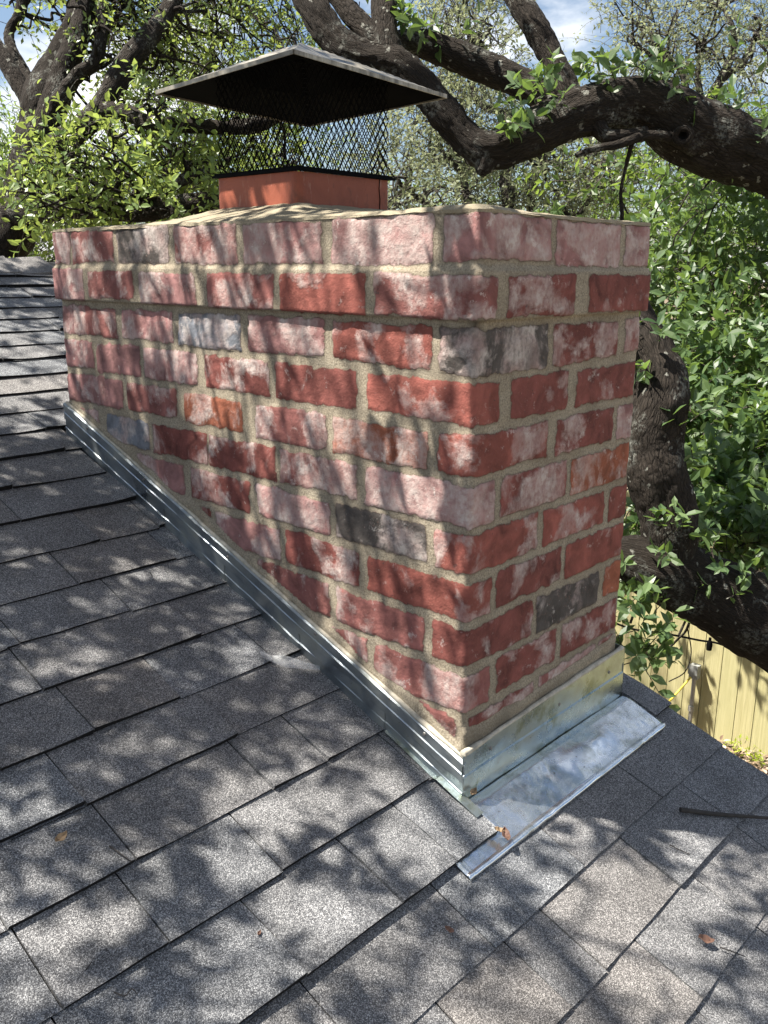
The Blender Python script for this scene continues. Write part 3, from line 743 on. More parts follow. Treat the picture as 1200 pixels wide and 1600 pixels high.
# side: counter flashing strip over overlapping step pieces, following the slope
ys = np.linspace(-.0135, D + .006, 120)
prof = [(-.0098, .0360), (-.0118, .0375), (-.0127, .0510), (-.0114, .0528), (-.0120, .0695), (-.0075, .0730)]
G_ = np.zeros((len(prof), len(ys), 3))
for i, (x, h) in enumerate(prof):
    G_[i, :, 0] = x + .0020 * fbm(np.stack([ys, ys * 0 + i * .3, ys * 0], -1), 11, 3, 101); G_[i, :, 1] = ys
    G_[i, :, 2] = roofz(ys) + (h + .0008 * vnoise(np.stack([ys, ys * 0, ys * 0], -1), 13, 103)) / CP
sheet('counter_flashing', G_[:, ::-1], M_GALV2, chim, .001)
cuts = [-.0135, .16, .375, .592, .795, 1.01, D + .006]
for a, b_ in zip(cuts[:-1], cuts[1:]):
    ys = np.linspace(a, min(D + .006, b_ + .014), 22); prof = [(-.0102, .002), (-.0108, .019), (-.0099, .0205), (-.0102, .043)]
    G_ = np.zeros((4, len(ys), 3)); ex = np.linspace(.0016, 0, len(ys))
    for i, (x, h) in enumerate(prof):
        G_[i, :, 0] = x - ex * .9 + .0014 * vnoise(np.stack([ys, ys * 0 + i, ys * 0], -1), 25, 107); G_[i, :, 1] = ys; G_[i, :, 2] = roofz(ys) + h / CP
    if b_ > D: pass
    sheet('step_flashing', G_[:, ::-1], M_GALV2, chim, .0008)
# foot flange of the lowest step piece
V = []
for yy, w_ in ((-.085, .030), (.03, .026), (.044, .020), (.10, .022), (.165, .018)):
    V += [rp3(-.008, yy, .0165 - .02 * max(0, yy)), rp3(-.008 - w_, yy, .0155 - .02 * max(0, yy))]
mb = MB()
# a light sliver of flange shows along the foot of the wall by the corner
G_ = np.array([[rp3(-.0075, y, h), rp3(-.0075 - w_, y, h - .002)] for y, w_, h in ((-.045, .016, .0175), (0, .017, .0178), (.04, .016, .0170), (.046, .012, .0105), (.10, .010, .010), (.158, .008, .009))])
sheet('step_flashing', G_[:, ::-1], M_GALV, chim, .001)
# nails that hold the metal
M_NAIL = mat_simple('nail_steel', (.22, .21, .20), .5, .7, 60, .4)
for k, yy in enumerate((.07, .33, .58, .86, 1.08)):
    p = np.array([-.0118, yy, roofz(yy) + (.062 + .003 * math.sin(k * 2.3)) / CP]); mb = MB()
    tube_np(mb, [p, p + [-.0016, 0, 0]], [.0036, .0028], 10); mb.build('nail_head', M_NAIL, chim, True)
for k, xx in enumerate((.06, .27, .45)):
    p = np.array([xx, -.0118, -.845 + .008 * xx]); mb = MB(); tube_np(mb, [p, p + [0, -.0022, 0]], [.0034, .0026], 10); mb.build('nail_head', M_NAIL, chim, True)
# sealant bead on top of the flashing
mb = MB()
ys = np.linspace(-.011, D, 120); tube_np(mb, np.stack([-.006 + 0 * ys, ys, roofz(ys) + .0745 / CP + .0015 * vnoise(np.stack([ys, ys * 0, ys * 0], -1), 20, 5)], -1), .0042 + .0016 * vnoise(np.stack([ys, ys * 0, ys * 0], -1), 15, 6), 8)
xs = np.linspace(-.009, .505, 70); tube_np(mb, np.stack([xs, -.0075 + 0 * xs, -.828 + .020 * np.clip(xs / .5, 0, 1) + .0015 * vnoise(np.stack([xs, xs * 0, xs * 0], -1), 20, 7)], -1), .0045 + .0018 * vnoise(np.stack([xs, xs * 0, xs * 0], -1), 15, 8), 8)
M_SEAL = mat_simple('pale_sealant', (.40, .37, .30), .8, 0, 60, .3, .001)
mb.build('sealant_bead', M_SEAL, chim, True)

# ------------------------------------------------------------------ ground
def mat_ground():
    m, nt, b, o = new_mat('leaf_strewn_soil'); g = NT(nt); ob = g.obj()
    v = g.vor(ob, 30); s_ = g.n('ShaderNodeSeparateColor'); g.l(v.outputs['Color'], s_.inputs[0])
    c = g.ramp(s_.outputs[0], [(.1, (.05, .035, .02)), (.5, (.16, .11, .07)), (.9, (.33, .25, .18))])
    c = g.mix(g.ramp(g.noise(ob, .35, 3), [(.5, 0.0), (.6, .8)]), c, (.05, .08, .02))
    g.l(c, b.inputs['Base Color']); b.inputs['Roughness'].default_value = .9
    g.l(g.bump(v.outputs['Distance'], -.02), b.inputs['Normal']); return m
n = 61; a = np.linspace(-1, 1, n); a = np.sign(a) * np.abs(a) ** 2.2 * 300; XX, YY = np.meshgrid(a, a)
ZZ = -3.6 + .05 * vnoise(np.stack([XX, YY, XX * 0], -1), .15, 4) - .05
idx = np.arange(n * n).reshape(n, n); F = np.stack([idx[:-1, :-1], idx[:-1, 1:], idx[1:, 1:], idx[1:, :-1]], -1).reshape(-1, 4)
tag(mesh_np('ground', np.stack([XX + 4, YY, ZZ], -1).reshape(-1, 3), F, mat_ground(), None, True), kind='structure')

# ------------------------------------------------------------------ leaves
def rand_unit(n, rng):
    v = rng.normal(size=(n, 3)); return v / np.linalg.norm(v, axis=1)[:, None]
T7 = np.array([(0, 0, 0), (.28, .0, -.015), (.62, .0, -.03), (1, 0, -.09), (.25, .19, .05), (.60, .235, .05), (.25, -.19, .05), (.60, -.235, .05)])
F7 = np.array([(0, 1, 4, 4), (1, 2, 5, 4), (2, 3, 5, 5), (0, 6, 1, 1), (1, 6, 7, 2), (2, 7, 3, 3)])
F7t = np.array([(0, 1, 4), (2, 3, 5), (0, 6, 1), (2, 7, 3)]); F7q = np.array([(1, 2, 5, 4), (1, 6, 7, 2)])
T4 = np.array([(0, 0, 0), (.45, .24, .03), (1, 0, -.05), (.55, -.24, .03)])
F4 = np.array([(0, 3, 2, 1)])
def leaves_mesh(name, base, dirv, nrm, size, tint, mat, parent, detail=True):
    d = dirv / np.linalg.norm(dirv, axis=1)[:, None]
    s_ = np.cross(nrm, d); s_ /= np.linalg.norm(s_, axis=1)[:, None] + 1e-9; u = np.cross(d, s_)
    T = T7 if detail else T4
    V = base[:, None] + size[:, None, None] * (T[None, :, 0:1] * d[:, None] + T[None, :, 1:2] * s_[:, None] + T[None, :, 2:3] * u[:, None])
    k = len(T); o = (np.arange(len(base)) * k)[:, None, None]
    if detail: fs = [(F7t[None] + o).reshape(-1, 3), (F7q[None] + o).reshape(-1, 4)]
    else: fs = [(F4[None] + o).reshape(-1, 4)]
    return mesh_np(name, V.reshape(-1, 3), fs, mat, parent, False, {'tint': np.repeat(tint, k)})
def twigs_in(clumps, rng, density, tl=(.16, .34), up=.35):
    """twig origins and directions spread through ellipsoid clumps (centre, radii)"""
    O, Dv, Ln = [], [], []
    for c, r in clumps:
        r = np.broadcast_to(np.asarray(r, float), (3,)); n = max(3, int(density * (r[0] * r[1] * r[2]) ** (2 / 3.)))
        v = rand_unit(n, rng); q = rng.uniform(.15, 1, n) ** .55
        O.append(np.asarray(c) + v * q[:, None] * r); dd = v + rand_unit(n, rng) * .8; dd[:, 2] += up
        Dv.append(dd / np.linalg.norm(dd, axis=1)[:, None]); Ln.append(rng.uniform(*tl, n))
    return np.concatenate(O), np.concatenate(Dv), np.concatenate(Ln)
def foliage(tree, O, Dv, Ln, per, lsize, mat, rng, detail=True, twig_mat=None, twig_r=.0022, tint_mu=.4, name='foliage'):
    n = len(O); bend = rand_unit(n, rng) * .35; bend[:, 2] -= .15
    t = np.tile(np.linspace(.15, 1, per), (n, 1)) + rng.uniform(-.04, .04, (n, per))
    base = O[:, None] + Dv[:, None] * (Ln[:, None] * t)[..., None] + bend[:, None] * (Ln[:, None] * t * t)[..., None]
    ax = Dv + bend; ax /= np.linalg.norm(ax, axis=1)[:, None]
    e1 = np.cross(ax, rand_unit(n, rng)); e1 /= np.linalg.norm(e1, axis=1)[:, None]; e2 = np.cross(ax, e1)
    ph = np.arange(per) * 2.4 + rng.uniform(0, 6, (n, 1))
    side = np.cos(ph)[..., None] * e1[:, None] + np.sin(ph)[..., None] * e2[:, None]
    ld = ax[:, None] * rng.uniform(.35, 1.0, (n, per, 1)) + side + rng.normal(size=(n, per, 3)) * .2
    nr = ax[:, None] * .8 - side * .4 + rng.normal(size=(n, per, 3)) * .3; nr[..., 2] += .7
    sz = lsize * rng.uniform(.45, 1.3, (n, per)) * (1 - .25 * np.abs(t - .5))
    tint = np.clip(np.repeat(rng.normal(tint_mu, .22, n), per) + rng.normal(0, .15, n * per), 0, 1)
    o = leaves_mesh(name, base.reshape(-1, 3), ld.reshape(-1, 3), nr.reshape(-1, 3), sz.ravel(), tint, mat, tree, detail)
    if twig_mat is not None:
        tt = np.linspace(-.25, 1, 4); P = O[:, None] + Dv[:, None] * (Ln[:, None] * tt)[..., None] + bend[:, None] * (Ln[:, None] * tt * np.abs(tt))[..., None]
        r = twig_r * np.array([1.3, 1, .7, .3]); th = np.array([0, 2.094, 4.189])
        N = np.cos(th)[None, :, None] * e1[:, None] + np.sin(th)[None, :, None] * e2[:, None]
        V = P[:, :, None] + N[:, None] * r[None, :, None, None]
        ii = (np.arange(n) * 12)[:, None, None, None] + (np.arange(3) * 3)[None, :, None, None]; j = np.arange(3)[None, None, :, None]; j2 = (j + 1) % 3
        F = np.concatenate([ii + j, ii + j2, ii + 3 + j2, ii + 3 + j], -1).reshape(-1, 4)
        tw = mesh_np('twigs', V.reshape(-1, 3), F, twig_mat, tree); tw['kind'] = 'stuff'
    return o
def px_path(pts):
    """pts: (u, v, depth, width in photo pixels) -> points, radii"""
    P = np.array([at(u, v, d) for u, v, d, w in pts]); R = np.array([w / 2 * d / FPX for u, v, d, w in pts]); return P, R
def limb(mb, P, R, n=8, seg=20, bark=.004, seed=0):
    Q = catmull(P, n); r = catmull(np.stack([R, R * 0, R * 0], -1), n)[:, 0]
    L = np.cumsum(np.r_[0, np.linalg.norm(np.diff(Q, axis=0), axis=1)]); m = max(6, int(L[-1] / max(.012, r.mean() * .16)))
    m = min(m, 260); li = np.linspace(0, L[-1], m); Q = np.stack([np.interp(li, L, Q[:, k]) for k in range(3)], -1); r = np.interp(li, L, r)
    tube_np(mb, Q, np.maximum(r, .0015), seg, True, bark, seed=seed)
def wiggle_branch(mb, a, b, r0, r1, rng, k=5, amp=.12, seg=7, bark=0.0):
    a = np.asarray(a, float); b = np.asarray(b, float); L = np.linalg.norm(b - a); t = np.linspace(0, 1, k + 1)
    P = a + (b - a) * t[:, None]; P[1:-1] += rng.normal(size=(k - 1, 3)) * L * amp * .5; P[1:-1, 2] += L * amp * np.sin(np.pi * t[1:-1]) * .6
    Q = catmull(P, 4); tube_np(mb, Q, np.linspace(r0, r1, len(Q)), seg, True, bark, seed=int(rng.integers(99)))
    return Q

# ------------------------------------------------------------------ trees
rng = np.random.default_rng(21)
def px_clumps(specs):
    """specs: (u, v, depth, radius m) or with a count and spread: (u0, u1, v0, v1, d0, d1, r0, r1, n)"""
    out = []
    for s_ in specs:
        if len(s_) == 4: out.append((at(*s_[:3]), s_[3]))
        else:
            u0, u1, v0, v1, d0, d1, r0, r1, n = s_
            for _ in range(n):
                r = rng.uniform(r0, r1); out.append((at(rng.uniform(u0, u1), rng.uniform(v0, v1), rng.uniform(d0, d1)), (r, r, r * .8)))
    return out
def clear_of_view(p, h):
    """overhead clumps hang above what the photographer saw"""
    while h < 6:
        q = (np.array(p) + SUN / SUN[2] * h - CAM) @ MROT
        if q[2] > -.2: return h
        u, v = 600 + FPX * q[0] / -q[2], 800 - FPX * q[1] / -q[2]; m = 330 / -q[2]
        if u < -m or u > 1200 + m or v < -m: return h
        h += .2
    return h
def sun_gap(cl, prob):
    """leave openings through which the sun reaches the fence and the ground before it"""
    out = []
    for c, r in cl:
        hit = False
        for ty in np.arange(.6, 2.3, .15):
            for tz in (-3.3, -2.9, -2.5, -2.1):
                q = np.asarray(c) - np.array([5.38, ty, tz]); q = q - SUN * (q @ SUN)
                if np.linalg.norm(q) < float(np.mean(r)) * 1.0: hit = True
        if not (hit and rng.random() < prob): out.append((c, r))
    return out
def branches_to(mb, hubs, clumps, rng, r0=.02, every=1, amp=.14, seg=6):
    H_ = np.array(hubs)
    for c, r in clumps[::every]:
        h = H_[np.argmin(np.linalg.norm(H_ - c, axis=1) + rng.uniform(0, .3, len(H_)))]
        wiggle_branch(mb, h, c, r0, .004, rng, 5, amp, seg)
        rr3 = float(np.mean(r))
        for _ in range(2):
            e = np.asarray(c) + rand_unit(1, rng)[0] * rr3 * .9
            wiggle_branch(mb, np.asarray(c) + (h - c) * rng.uniform(.1, .3), e, .006, .002, rng, 3, .15, 4)

CAN_N, CAN_D = 225, 1150      # clumps in the crown over the roof, twigs per clump
# --- big live oak leaning in from the right: arching limb over the chimney, low limb with an upright stem
oak = empty('live_oak', (*at(1700, 900, 4.2)[:2], -3.6), 'big live oak at right, its thick dark lichened limb arching over the chimney', 'tree')
J0 = at(1560, 330, 4.2)
mb = MB()
base = np.array([*at(1700, 900, 4.2)[:2], -3.75])
low0 = at(1500, 1150, 3.9)
P, R = px_path([(1700, 900, 4.2, 150), (1640, 600, 4.2, 140), (1560, 330, 4.2, 130), (1480, 60, 4.3, 110), (1440, -250, 4.4, 80), (1400, -600, 4.6, 50)])
P = np.vstack([base, [*(base[:2] * .5 + P[0][:2] * .5), -2.2], P]); R = np.r_[.30, .27, R]
limb(mb, P, R, 8, 28, .010, 3)
oak_trunk = mb.build('trunk', M_BARK, oak, True)
mb = MB()
P, R = px_path([(1580, 400, 4.2, 120), (1420, 335, 3.8, 112), (1290, 285, 3.55, 108), (1190, 243, 3.42, 104), (1120, 222, 3.38, 112), (1062, 198, 3.34, 108), (1010, 168, 3.3, 86), (960, 165, 3.27, 80), (900, 180, 3.22, 78), (850, 200, 3.18, 78), (800, 222, 3.14, 76), (762, 236, 3.12, 70), (728, 216, 3.12, 62), (690, 172, 3.12, 60), (655, 128, 3.12, 58), (615, 98, 3.14, 62), (575, 92, 3.16, 60), (535, 72, 3.18, 62), (500, 30, 3.2, 58), (468, -30, 3.25, 52), (430, -130, 3.3, 44), (380, -260, 3.4, 30)])
R = R * np.interp(np.arange(len(R)), [0, 8, 14, 21], [.95, .86, .72, .72]); limb(mb, P, R, 6, 56, .0095, 11)
# stub under the elbow
P, R = px_path([(755, 238, 3.12, 52), (757, 256, 3.11, 34), (752, 270, 3.1, 14)]); limb(mb, P, R, 5, 20, .004, 12)
mb.build('limb', M_BARK, oak, True)['label'] = 'thick arching limb'
for pts, sd in (([(612, 108, 3.16, 44), (603, 60, 3.17, 42), (600, 10, 3.2, 40), (606, -60, 3.25, 36), (620, -200, 3.4, 26)], 1),
                ([(606, 84, 3.17, 34), (575, 50, 3.2, 32), (540, 12, 3.24, 28), (500, -40, 3.3, 24), (440, -120, 3.4, 18)], 2),
                ([(600, 70, 3.2, 30), (650, 66, 3.3, 38), (700, 84, 3.34, 42), (760, 108, 3.36, 44), (810, 128, 3.34, 42), (850, 150, 3.3, 40), (885, 172, 3.27, 44)], 3),
                ([(892, 150, 3.22, 40), (868, 100, 3.24, 37), (838, 45, 3.27, 36), (805, -12, 3.3, 36), (770, -90, 3.35, 32), (720, -220, 3.5, 24)], 4),
                ([(1085, 232, 3.3, 26), (1050, 216, 3.24, 18), (1010, 212, 3.2, 15), (965, 226, 3.18, 13), (930, 232, 3.16, 11), (900, 243, 3.15, 7)], 5),
                ([(990, 215, 3.2, 8), (978, 260, 3.25, 5), (970, 300, 3.3, 4.5), (972, 340, 3.3, 5), (966, 372, 3.3, 3)], 6),
                ([(930, 190, 3.22, 30), (945, 212, 3.2, 26), (975, 212, 3.2, 20), (1010, 205, 3.22, 16)], 7)):
    mb = MB(); P, R = px_path(pts); limb(mb, P, R, 6, 26 if sd < 5 else 12, .0045 if sd < 5 else .0015, 20 + sd)
    mb.build('branch', M_BARK, oak, True)
# knot hole on the arching limb
mb = MB(); kc = at(1067, 212, 3.34 - .135); fw = (CAM - kc) / np.linalg.norm(CAM - kc); e1 = np.cross(fw, [0, 0, 1]); e1 /= np.linalg.norm(e1); e2 = np.cross(e1, fw)
a = np.linspace(0, 2 * math.pi, 25); rg = np.array([kc + e1 * math.cos(t) * .027 + e2 * math.sin(t) * .024 for t in a])
tube_np(mb, rg, .012, 8, False); knot = mb.build('knot', M_BARK, oak, True)
mb = MB(); a = a[:-1]; rg = np.array([kc - fw * .004 + e1 * math.cos(t) * .022 + e2 * math.sin(t) * .020 for t in a]); mb.add(np.vstack([rg, kc - fw * .03]), [(i, (i + 1) % 24, 24) for i in range(24)])
M_HOLE = mat_simple('rotten_wood', (.006, .005, .004), .95); mb.build('hollow', M_HOLE, knot)
# low limb and its upright stem behind the chimney
mb = MB()
P, R = px_path([(1650, 1120, 4.1, 170), (1500, 1085, 3.75, 165), (1370, 1050, 3.5, 158), (1270, 1005, 3.35, 150), (1190, 965, 3.25, 138), (1120, 930, 3.18, 118), (1060, 902, 3.12, 104), (1010, 880, 3.08, 88), (975, 868, 3.08, 60), (950, 862, 3.1, 34)])
limb(mb, P, R, 6, 40, .008, 31)
mb.build('limb', M_BARK, oak, True)['label'] = 'low thick limb in deep shade'
mb = MB()
P, R = px_path([(1045, 905, 3.12, 84), (1046, 860, 3.08, 80), (1043, 810, 3.05, 84), (1030, 750, 3.03, 88), (1020, 690, 3.02, 84), (1030, 640, 3.0, 82), (1034, 600, 3.0, 82), (1022, 560, 3.02, 70), (1006, 520, 3.06, 56), (985, 470, 3.1, 42), (960, 420, 3.2, 34), (935, 380, 3.35, 24)])
limb(mb, P, R, 6, 44, .0075, 37)
mb.build('stem', M_BARK, oak, True)['label'] = 'upright dark furrowed stem'
# shoots sprouting along the limbs
tufts = px_clumps([(842, 150, 3.05, .07), (860, 120, 3.1, .05), (830, 175, 3.02, .05), (772, 195, 3.02, .06), (790, 180, 3.02, .04), (965, 130, 3.18, .05), (985, 92, 3.2, .05), (1010, 108, 3.2, .05), (1045, 128, 3.2, .07), (1060, 150, 3.2, .05),
    (640, 20, 3.15, .06), (626, 40, 3.1, .04), (910, 125, 3.2, .05), (930, 105, 3.22, .04), (1100, 150, 3.3, .06), (1185, 232, 3.3, .03), (1182, 60, 3.5, .05), (560, -10, 3.3, .06), (700, 60, 3.3, .04),
    (1008, 528, 2.95, .07), (1025, 556, 2.93, .05), (1035, 595, 2.92, .05), (1066, 655, 2.9, .05), (1072, 690, 2.95, .05), (1044, 838, 2.92, .06), (1060, 842, 2.92, .05), (1125, 880, 3.0, .06), (1135, 915, 3.0, .05), (1180, 905, 3.1, .06),
    (995, 925, 2.98, .07), (985, 968, 2.95, .07), (1010, 975, 2.98, .07), (1002, 1012, 2.95, .08), (1030, 1000, 2.98, .06), (1022, 1030, 2.97, .05), (975, 1020, 2.95, .05), (990, 890, 3.0, .05)])
O, Dv, Ln = twigs_in(tufts, rng, 1500, (.04, .10), .2)
foliage(oak, O, Dv, Ln, 6, .058, L_SHRUB, rng, True, M_BARK, .0016, .5, 'shoots')
# its crown, above and to the right of the picture
cl = px_clumps([(1500, 2300, -900, -300, 2.4, 3.6, .25, .4, 18), (700, 1000, -720, -400, 2.6, 3.4, .2, .32, 7)])
mb = MB(); branches_to(mb, [at(1440, -250, 4.4), at(1400, -600, 4.6), at(720, -220, 3.5), at(380, -260, 3.4), at(620, -200, 3.4)], cl, rng, .022); mb.build('branch', M_BARK, oak, True)
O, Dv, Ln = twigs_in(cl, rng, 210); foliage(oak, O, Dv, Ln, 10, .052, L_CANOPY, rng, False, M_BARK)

# --- live oak behind the ridge at left: forked dark trunk, bright leafy shoots, crown spreading over the roof
oakb_base = at(5, 420, 5.2)
oakb = empty('live_oak', (oakb_base[0], oakb_base[1], -3.6), 'forked live oak behind the ridge at left, its leafy crown reaching over the roof', 'tree')
mb = MB()
P, R = px_path([(0, 430, 5.2, 78), (18, 370, 5.15, 74), (36, 310, 5.1, 66), (52, 250, 5.05, 62), (60, 200, 5.05, 60), (66, 160, 5.05, 58), (84, 115, 5.1, 50), (104, 80, 5.1, 46), (122, 40, 5.1, 42), (135, -10, 5.15, 38), (150, -90, 5.2, 34), (150, -300, 5.4, 26)])
P = np.vstack([[oakb_base[0] - .1, oakb_base[1], -3.75], [oakb_base[0], oakb_base[1], -1.8], P]); R = np.r_[.26, .18, R]
limb(mb, P, R, 6, 30, .008, 41); mb.build('trunk', M_BARK, oakb, True)
hubsB = []
for i, pts in enumerate(([(70, 215, 5.0, 44), (84, 165, 4.98, 42), (98, 120, 5.0, 36), (112, 80, 5.0, 34), (128, 30, 5.05, 30), (132, -40, 5.1, 28)],
        [(56, 175, 5.05, 30), (38, 145, 5.08, 26), (18, 112, 5.1, 24), (-5, 75, 5.15, 24), (-60, 0, 5.3, 22), (-150, -120, 5.4, 18)],
        [(50, 160, 5.2, 20), (42, 120, 5.3, 18), (20, 80, 5.35, 16), (14, 50, 5.4, 14), (32, 20, 5.4, 14), (36, -40, 5.4, 14)],
        [(92, 160, 4.9, 26), (108, 135, 4.88, 22), (126, 112, 4.85, 20), (150, 95, 4.8, 20), (160, 40, 4.9, 16), (150, -30, 5.0, 14)],
        [(66, 262, 4.95, 40), (95, 225, 4.8, 38), (125, 200, 4.7, 36), (150, 178, 4.6, 34), (175, 140, 4.6, 34), (200, 98, 4.65, 34), (226, 66, 4.7, 30), (260, 20, 4.8, 24), (300, -60, 4.9, 22), (380, -200, 5.0, 16)],
        [(150, 172, 4.6, 30), (180, 172, 4.55, 26), (212, 182, 4.5, 24), (240, 194, 4.45, 24), (275, 196, 4.45, 22), (310, 198, 4.45, 20), (350, 200, 4.45, 20), (400, 195, 4.45, 22), (440, 180, 4.5, 18), (520, 170, 4.6, 12)],
        [(20, 330, 5.0, 40), (70, 328, 4.8, 34), (130, 325, 4.6, 30), (190, 330, 4.5, 30), (250, 325, 4.4, 34), (310, 318, 4.4, 32), (380, 315, 4.4, 24), (460, 320, 4.5, 14)],
        [(250, 320, 4.4, 22), (270, 290, 4.4, 18), (300, 275, 4.45, 14), (340, 268, 4.5, 12)])):
    mb = MB(); P, R = px_path(pts); limb(mb, P, R, 6, 22, .005, 50 + i); mb.build('limb', M_BARK, oakb, True); hubsB += list(P)
# overhead limbs that carry the crown above the roof
CT = []
src = at(150, -90, 5.2)
over = []
for i, (e, r) in enumerate((((-.6, 2.6, 3.3), .05), ((-1.7, 3.2, 3.4), .05), ((.1, 1.6, 3.3), .035), ((-1.9, 1.2, 3.2), .030), ((-.7, .9, 3.2), .03))):
    st = src if i in (0, 1) else np.array(over[0][-8] if i != 3 else over[1][-8])
    mb = MB(); Q = wiggle_branch(mb, st, e, r, .02, rng, 5, .10, 14, .003); over.append(Q); mb.build('limb', M_BARK, oakb, True)
hubsO = np.concatenate(over)
canopy = []
for _ in range(CAN_N):
    tx, ty = rng.uniform(-1.7, 1.1), rng.uniform(-1.2, 2.5)
    h = rng.uniform(1.45, 2.3); r = rng.uniform(.04, .125)
    if ty < .1 and rng.random() < .22: continue
    tz = roofz(ty); h = clear_of_view((tx, ty, tz), h); canopy.append((np.array([tx, ty, tz]) + SUN / SUN[2] * h, (r * rng.uniform(.8, 1.5), r, r * .7)))
for _ in range(60):
    tx, ty = rng.uniform(-.9, 0), rng.uniform(.35, 1.35); h = clear_of_view((tx, ty, roofz(ty)), rng.uniform(1.45, 2.3)); r = rng.uniform(.04, .12)
    canopy.append((np.array([tx, ty, roofz(ty)]) + SUN / SUN[2] * h, (r * 1.2, r, r * .7)))
mb = MB(); branches_to(mb, hubsO, canopy, rng, .006, 3, .12, 5); mb.build('branch', M_BARK, oakb, True)
O, Dv, Ln = twigs_in(canopy, rng, CAN_D, (.07, .14), .1)
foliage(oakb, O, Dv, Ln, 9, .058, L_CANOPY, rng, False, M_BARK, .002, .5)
# foliage in the picture
cl = px_clumps([(100, 340, 245, 345, 4.2, 5.3, .13, .24, 30), (150, 335, 215, 260, 4.4, 5.2, .10, .16, 9), (40, 140, 250, 330, 4.0, 4.6, .08, .16, 7), (340, 470, 290, 330, 4.2, 4.8, .12, .18, 5), (20, 60, 300, 330, 3.9, 4.2, .07, .1, 3), (90, 200, 185, 250, 4.0, 4.6, .06, .12, 8), (210, 330, 130, 200, 4.2, 5.0, .08, .15, 8), (340, 450, 190, 260, 4.7, 5.2, .12, .2, 5)])
mb = MB(); branches_to(mb, hubsB, cl, rng, .010, 1, .15, 5); mb.build('branch', M_BARK, oakb, True)
O, Dv, Ln = twigs_in(cl, rng, 480, (.12, .28), .35); foliage(oakb, O, Dv, Ln, 9, .050, L_BRIGHT, rng, True, M_BARK, .0018, .45, 'shoots')
cl = px_clumps([(120, 340, -30, 130, 4.8, 6.2, .12, .26, 34), (300, 500, -40, 90, 4.8, 6.0, .12, .26, 26), (230, 420, 60, 150, 4.8, 5.8, .10, .2, 12), (100, 190, -20, 90, 4.6, 5.4, .08, .16, 8), (0, 90, -40, 30, 5.2, 6, .08, .16, 4), (-150, 400, -300, -60, 5.5, 7.0, .25, .4, 12)])
mb = MB(); branches_to(mb, hubsB, cl, rng, .012, 1, .15, 5); mb.build('branch', M_BARK, oakb, True)
O, Dv, Ln = twigs_in(cl, rng, 330, (.12, .3), .2); foliage(oakb, O, Dv, Ln, 9, .042, L_BRIGHT, rng, False, M_BARK, .0018, .35)

# --- large-leaved evergreen at right beyond the low limb
b0 = at(1330, 900, 5.2)
shr = empty('evergreen_tree', (b0[0], b0[1], -3.6), 'dense glossy-leaved evergreen tree filling the right side behind the upright oak stem', 'tree')
mb = MB(); top = at(1300, 350, 4.9)
wiggle_branch(mb, [b0[0], b0[1], -3.75], at(1320, 760, 5.0), .11, .08, rng, 5, .05, 14, .003); mb.build('trunk', M_BARK2, shr, True)
hubs = [at(1320, 760, 5.0), at(1250, 600, 4.9), at(1200, 450, 4.9), at(1300, 350, 4.9), at(1120, 650, 4.8), at(1400, 500, 5.0)]
mb = MB()
for h in hubs[1:]: wiggle_branch(mb, hubs[0], h, .028, .012, rng, 5, .12, 8)
mb.build('limb', M_BARK2, shr, True)
cl = []
for _ in range(300):
    u = rng.uniform(990, 1500); v = rng.uniform(330, 880); r = rng.uniform(.10, .24)
    if v > 860 - (1200 - u) * .1 and u < 1120 and v > 840: continue
    dep = 3.65 + (880 - v) / 550 * 2.3 + rng.uniform(-.1, .9) ** 2
    cl.append((at(u, v, dep), (r, r, r * .7)))
cl += px_clumps([(1060, 1450, 180, 330, 5.2, 6.4, .12, .24, 26), (960, 1010, 850, 890, 3.8, 4.4, .07, .11, 4)])
cl = sun_gap(cl, .35)
for _ in range(26):      # sprays over the fence that dapple it
    r = rng.uniform(.05, .13); cl.append((np.array([5.38, rng.uniform(.5, 2.4), rng.uniform(-3.4, -1.9)]) + SUN / SUN[2] * rng.uniform(1.1, 2.6), (r, r, r * .7)))
mb = MB()
for c, r in cl[::2]:
    st = np.asarray(c) + np.array([rng.normal(0, .12), rng.normal(.2, .12), -rng.uniform(.25, .5)]); wiggle_branch(mb, st, c, .006, .002, rng, 4, .15, 5)
mb.build('twigs', M_BARK2, shr, True)['kind'] = 'stuff'
O, Dv, Ln = twigs_in(cl, rng, 400, (.10, .22), .6); foliage(shr, O, Dv, Ln, 8, .088, L_SHRUB, rng, True, M_BARK2, .002, .4)

# --- trees farther off
def far_tree(name, label, gpos, clumps, leaf, per, dens, lmat, trunk_r, hubs_px, group='trees beyond the roof', tl=(.2, .45), tint=.4):
    clumps = sun_gap(clumps, .4); t = empty(name, (gpos[0], gpos[1], -3.6), label, 'tree', group)
    hubs = [at(*h) for h in hubs_px]
    mb = MB(); Q = wiggle_branch(mb, [gpos[0], gpos[1], -3.75], hubs[0], trunk_r, trunk_r * .6, rng, 5, .05, 12, .004)
    mb.build('trunk', M_BARK2, t, True); mb = MB()
    for h in hubs[1:]: wiggle_branch(mb, hubs[0], h, trunk_r * .5, .02, rng, 5, .12, 8)
    branches_to(mb, hubs, clumps, rng, .018, 1, .16, 5)
    mb.build('limb', M_BARK2, t, True)
    O, Dv, Ln = twigs_in(clumps, rng, dens, tl); foliage(t, O, Dv, Ln, per, leaf, lmat, rng, False, M_BARK2, .0026, tint)
    return t
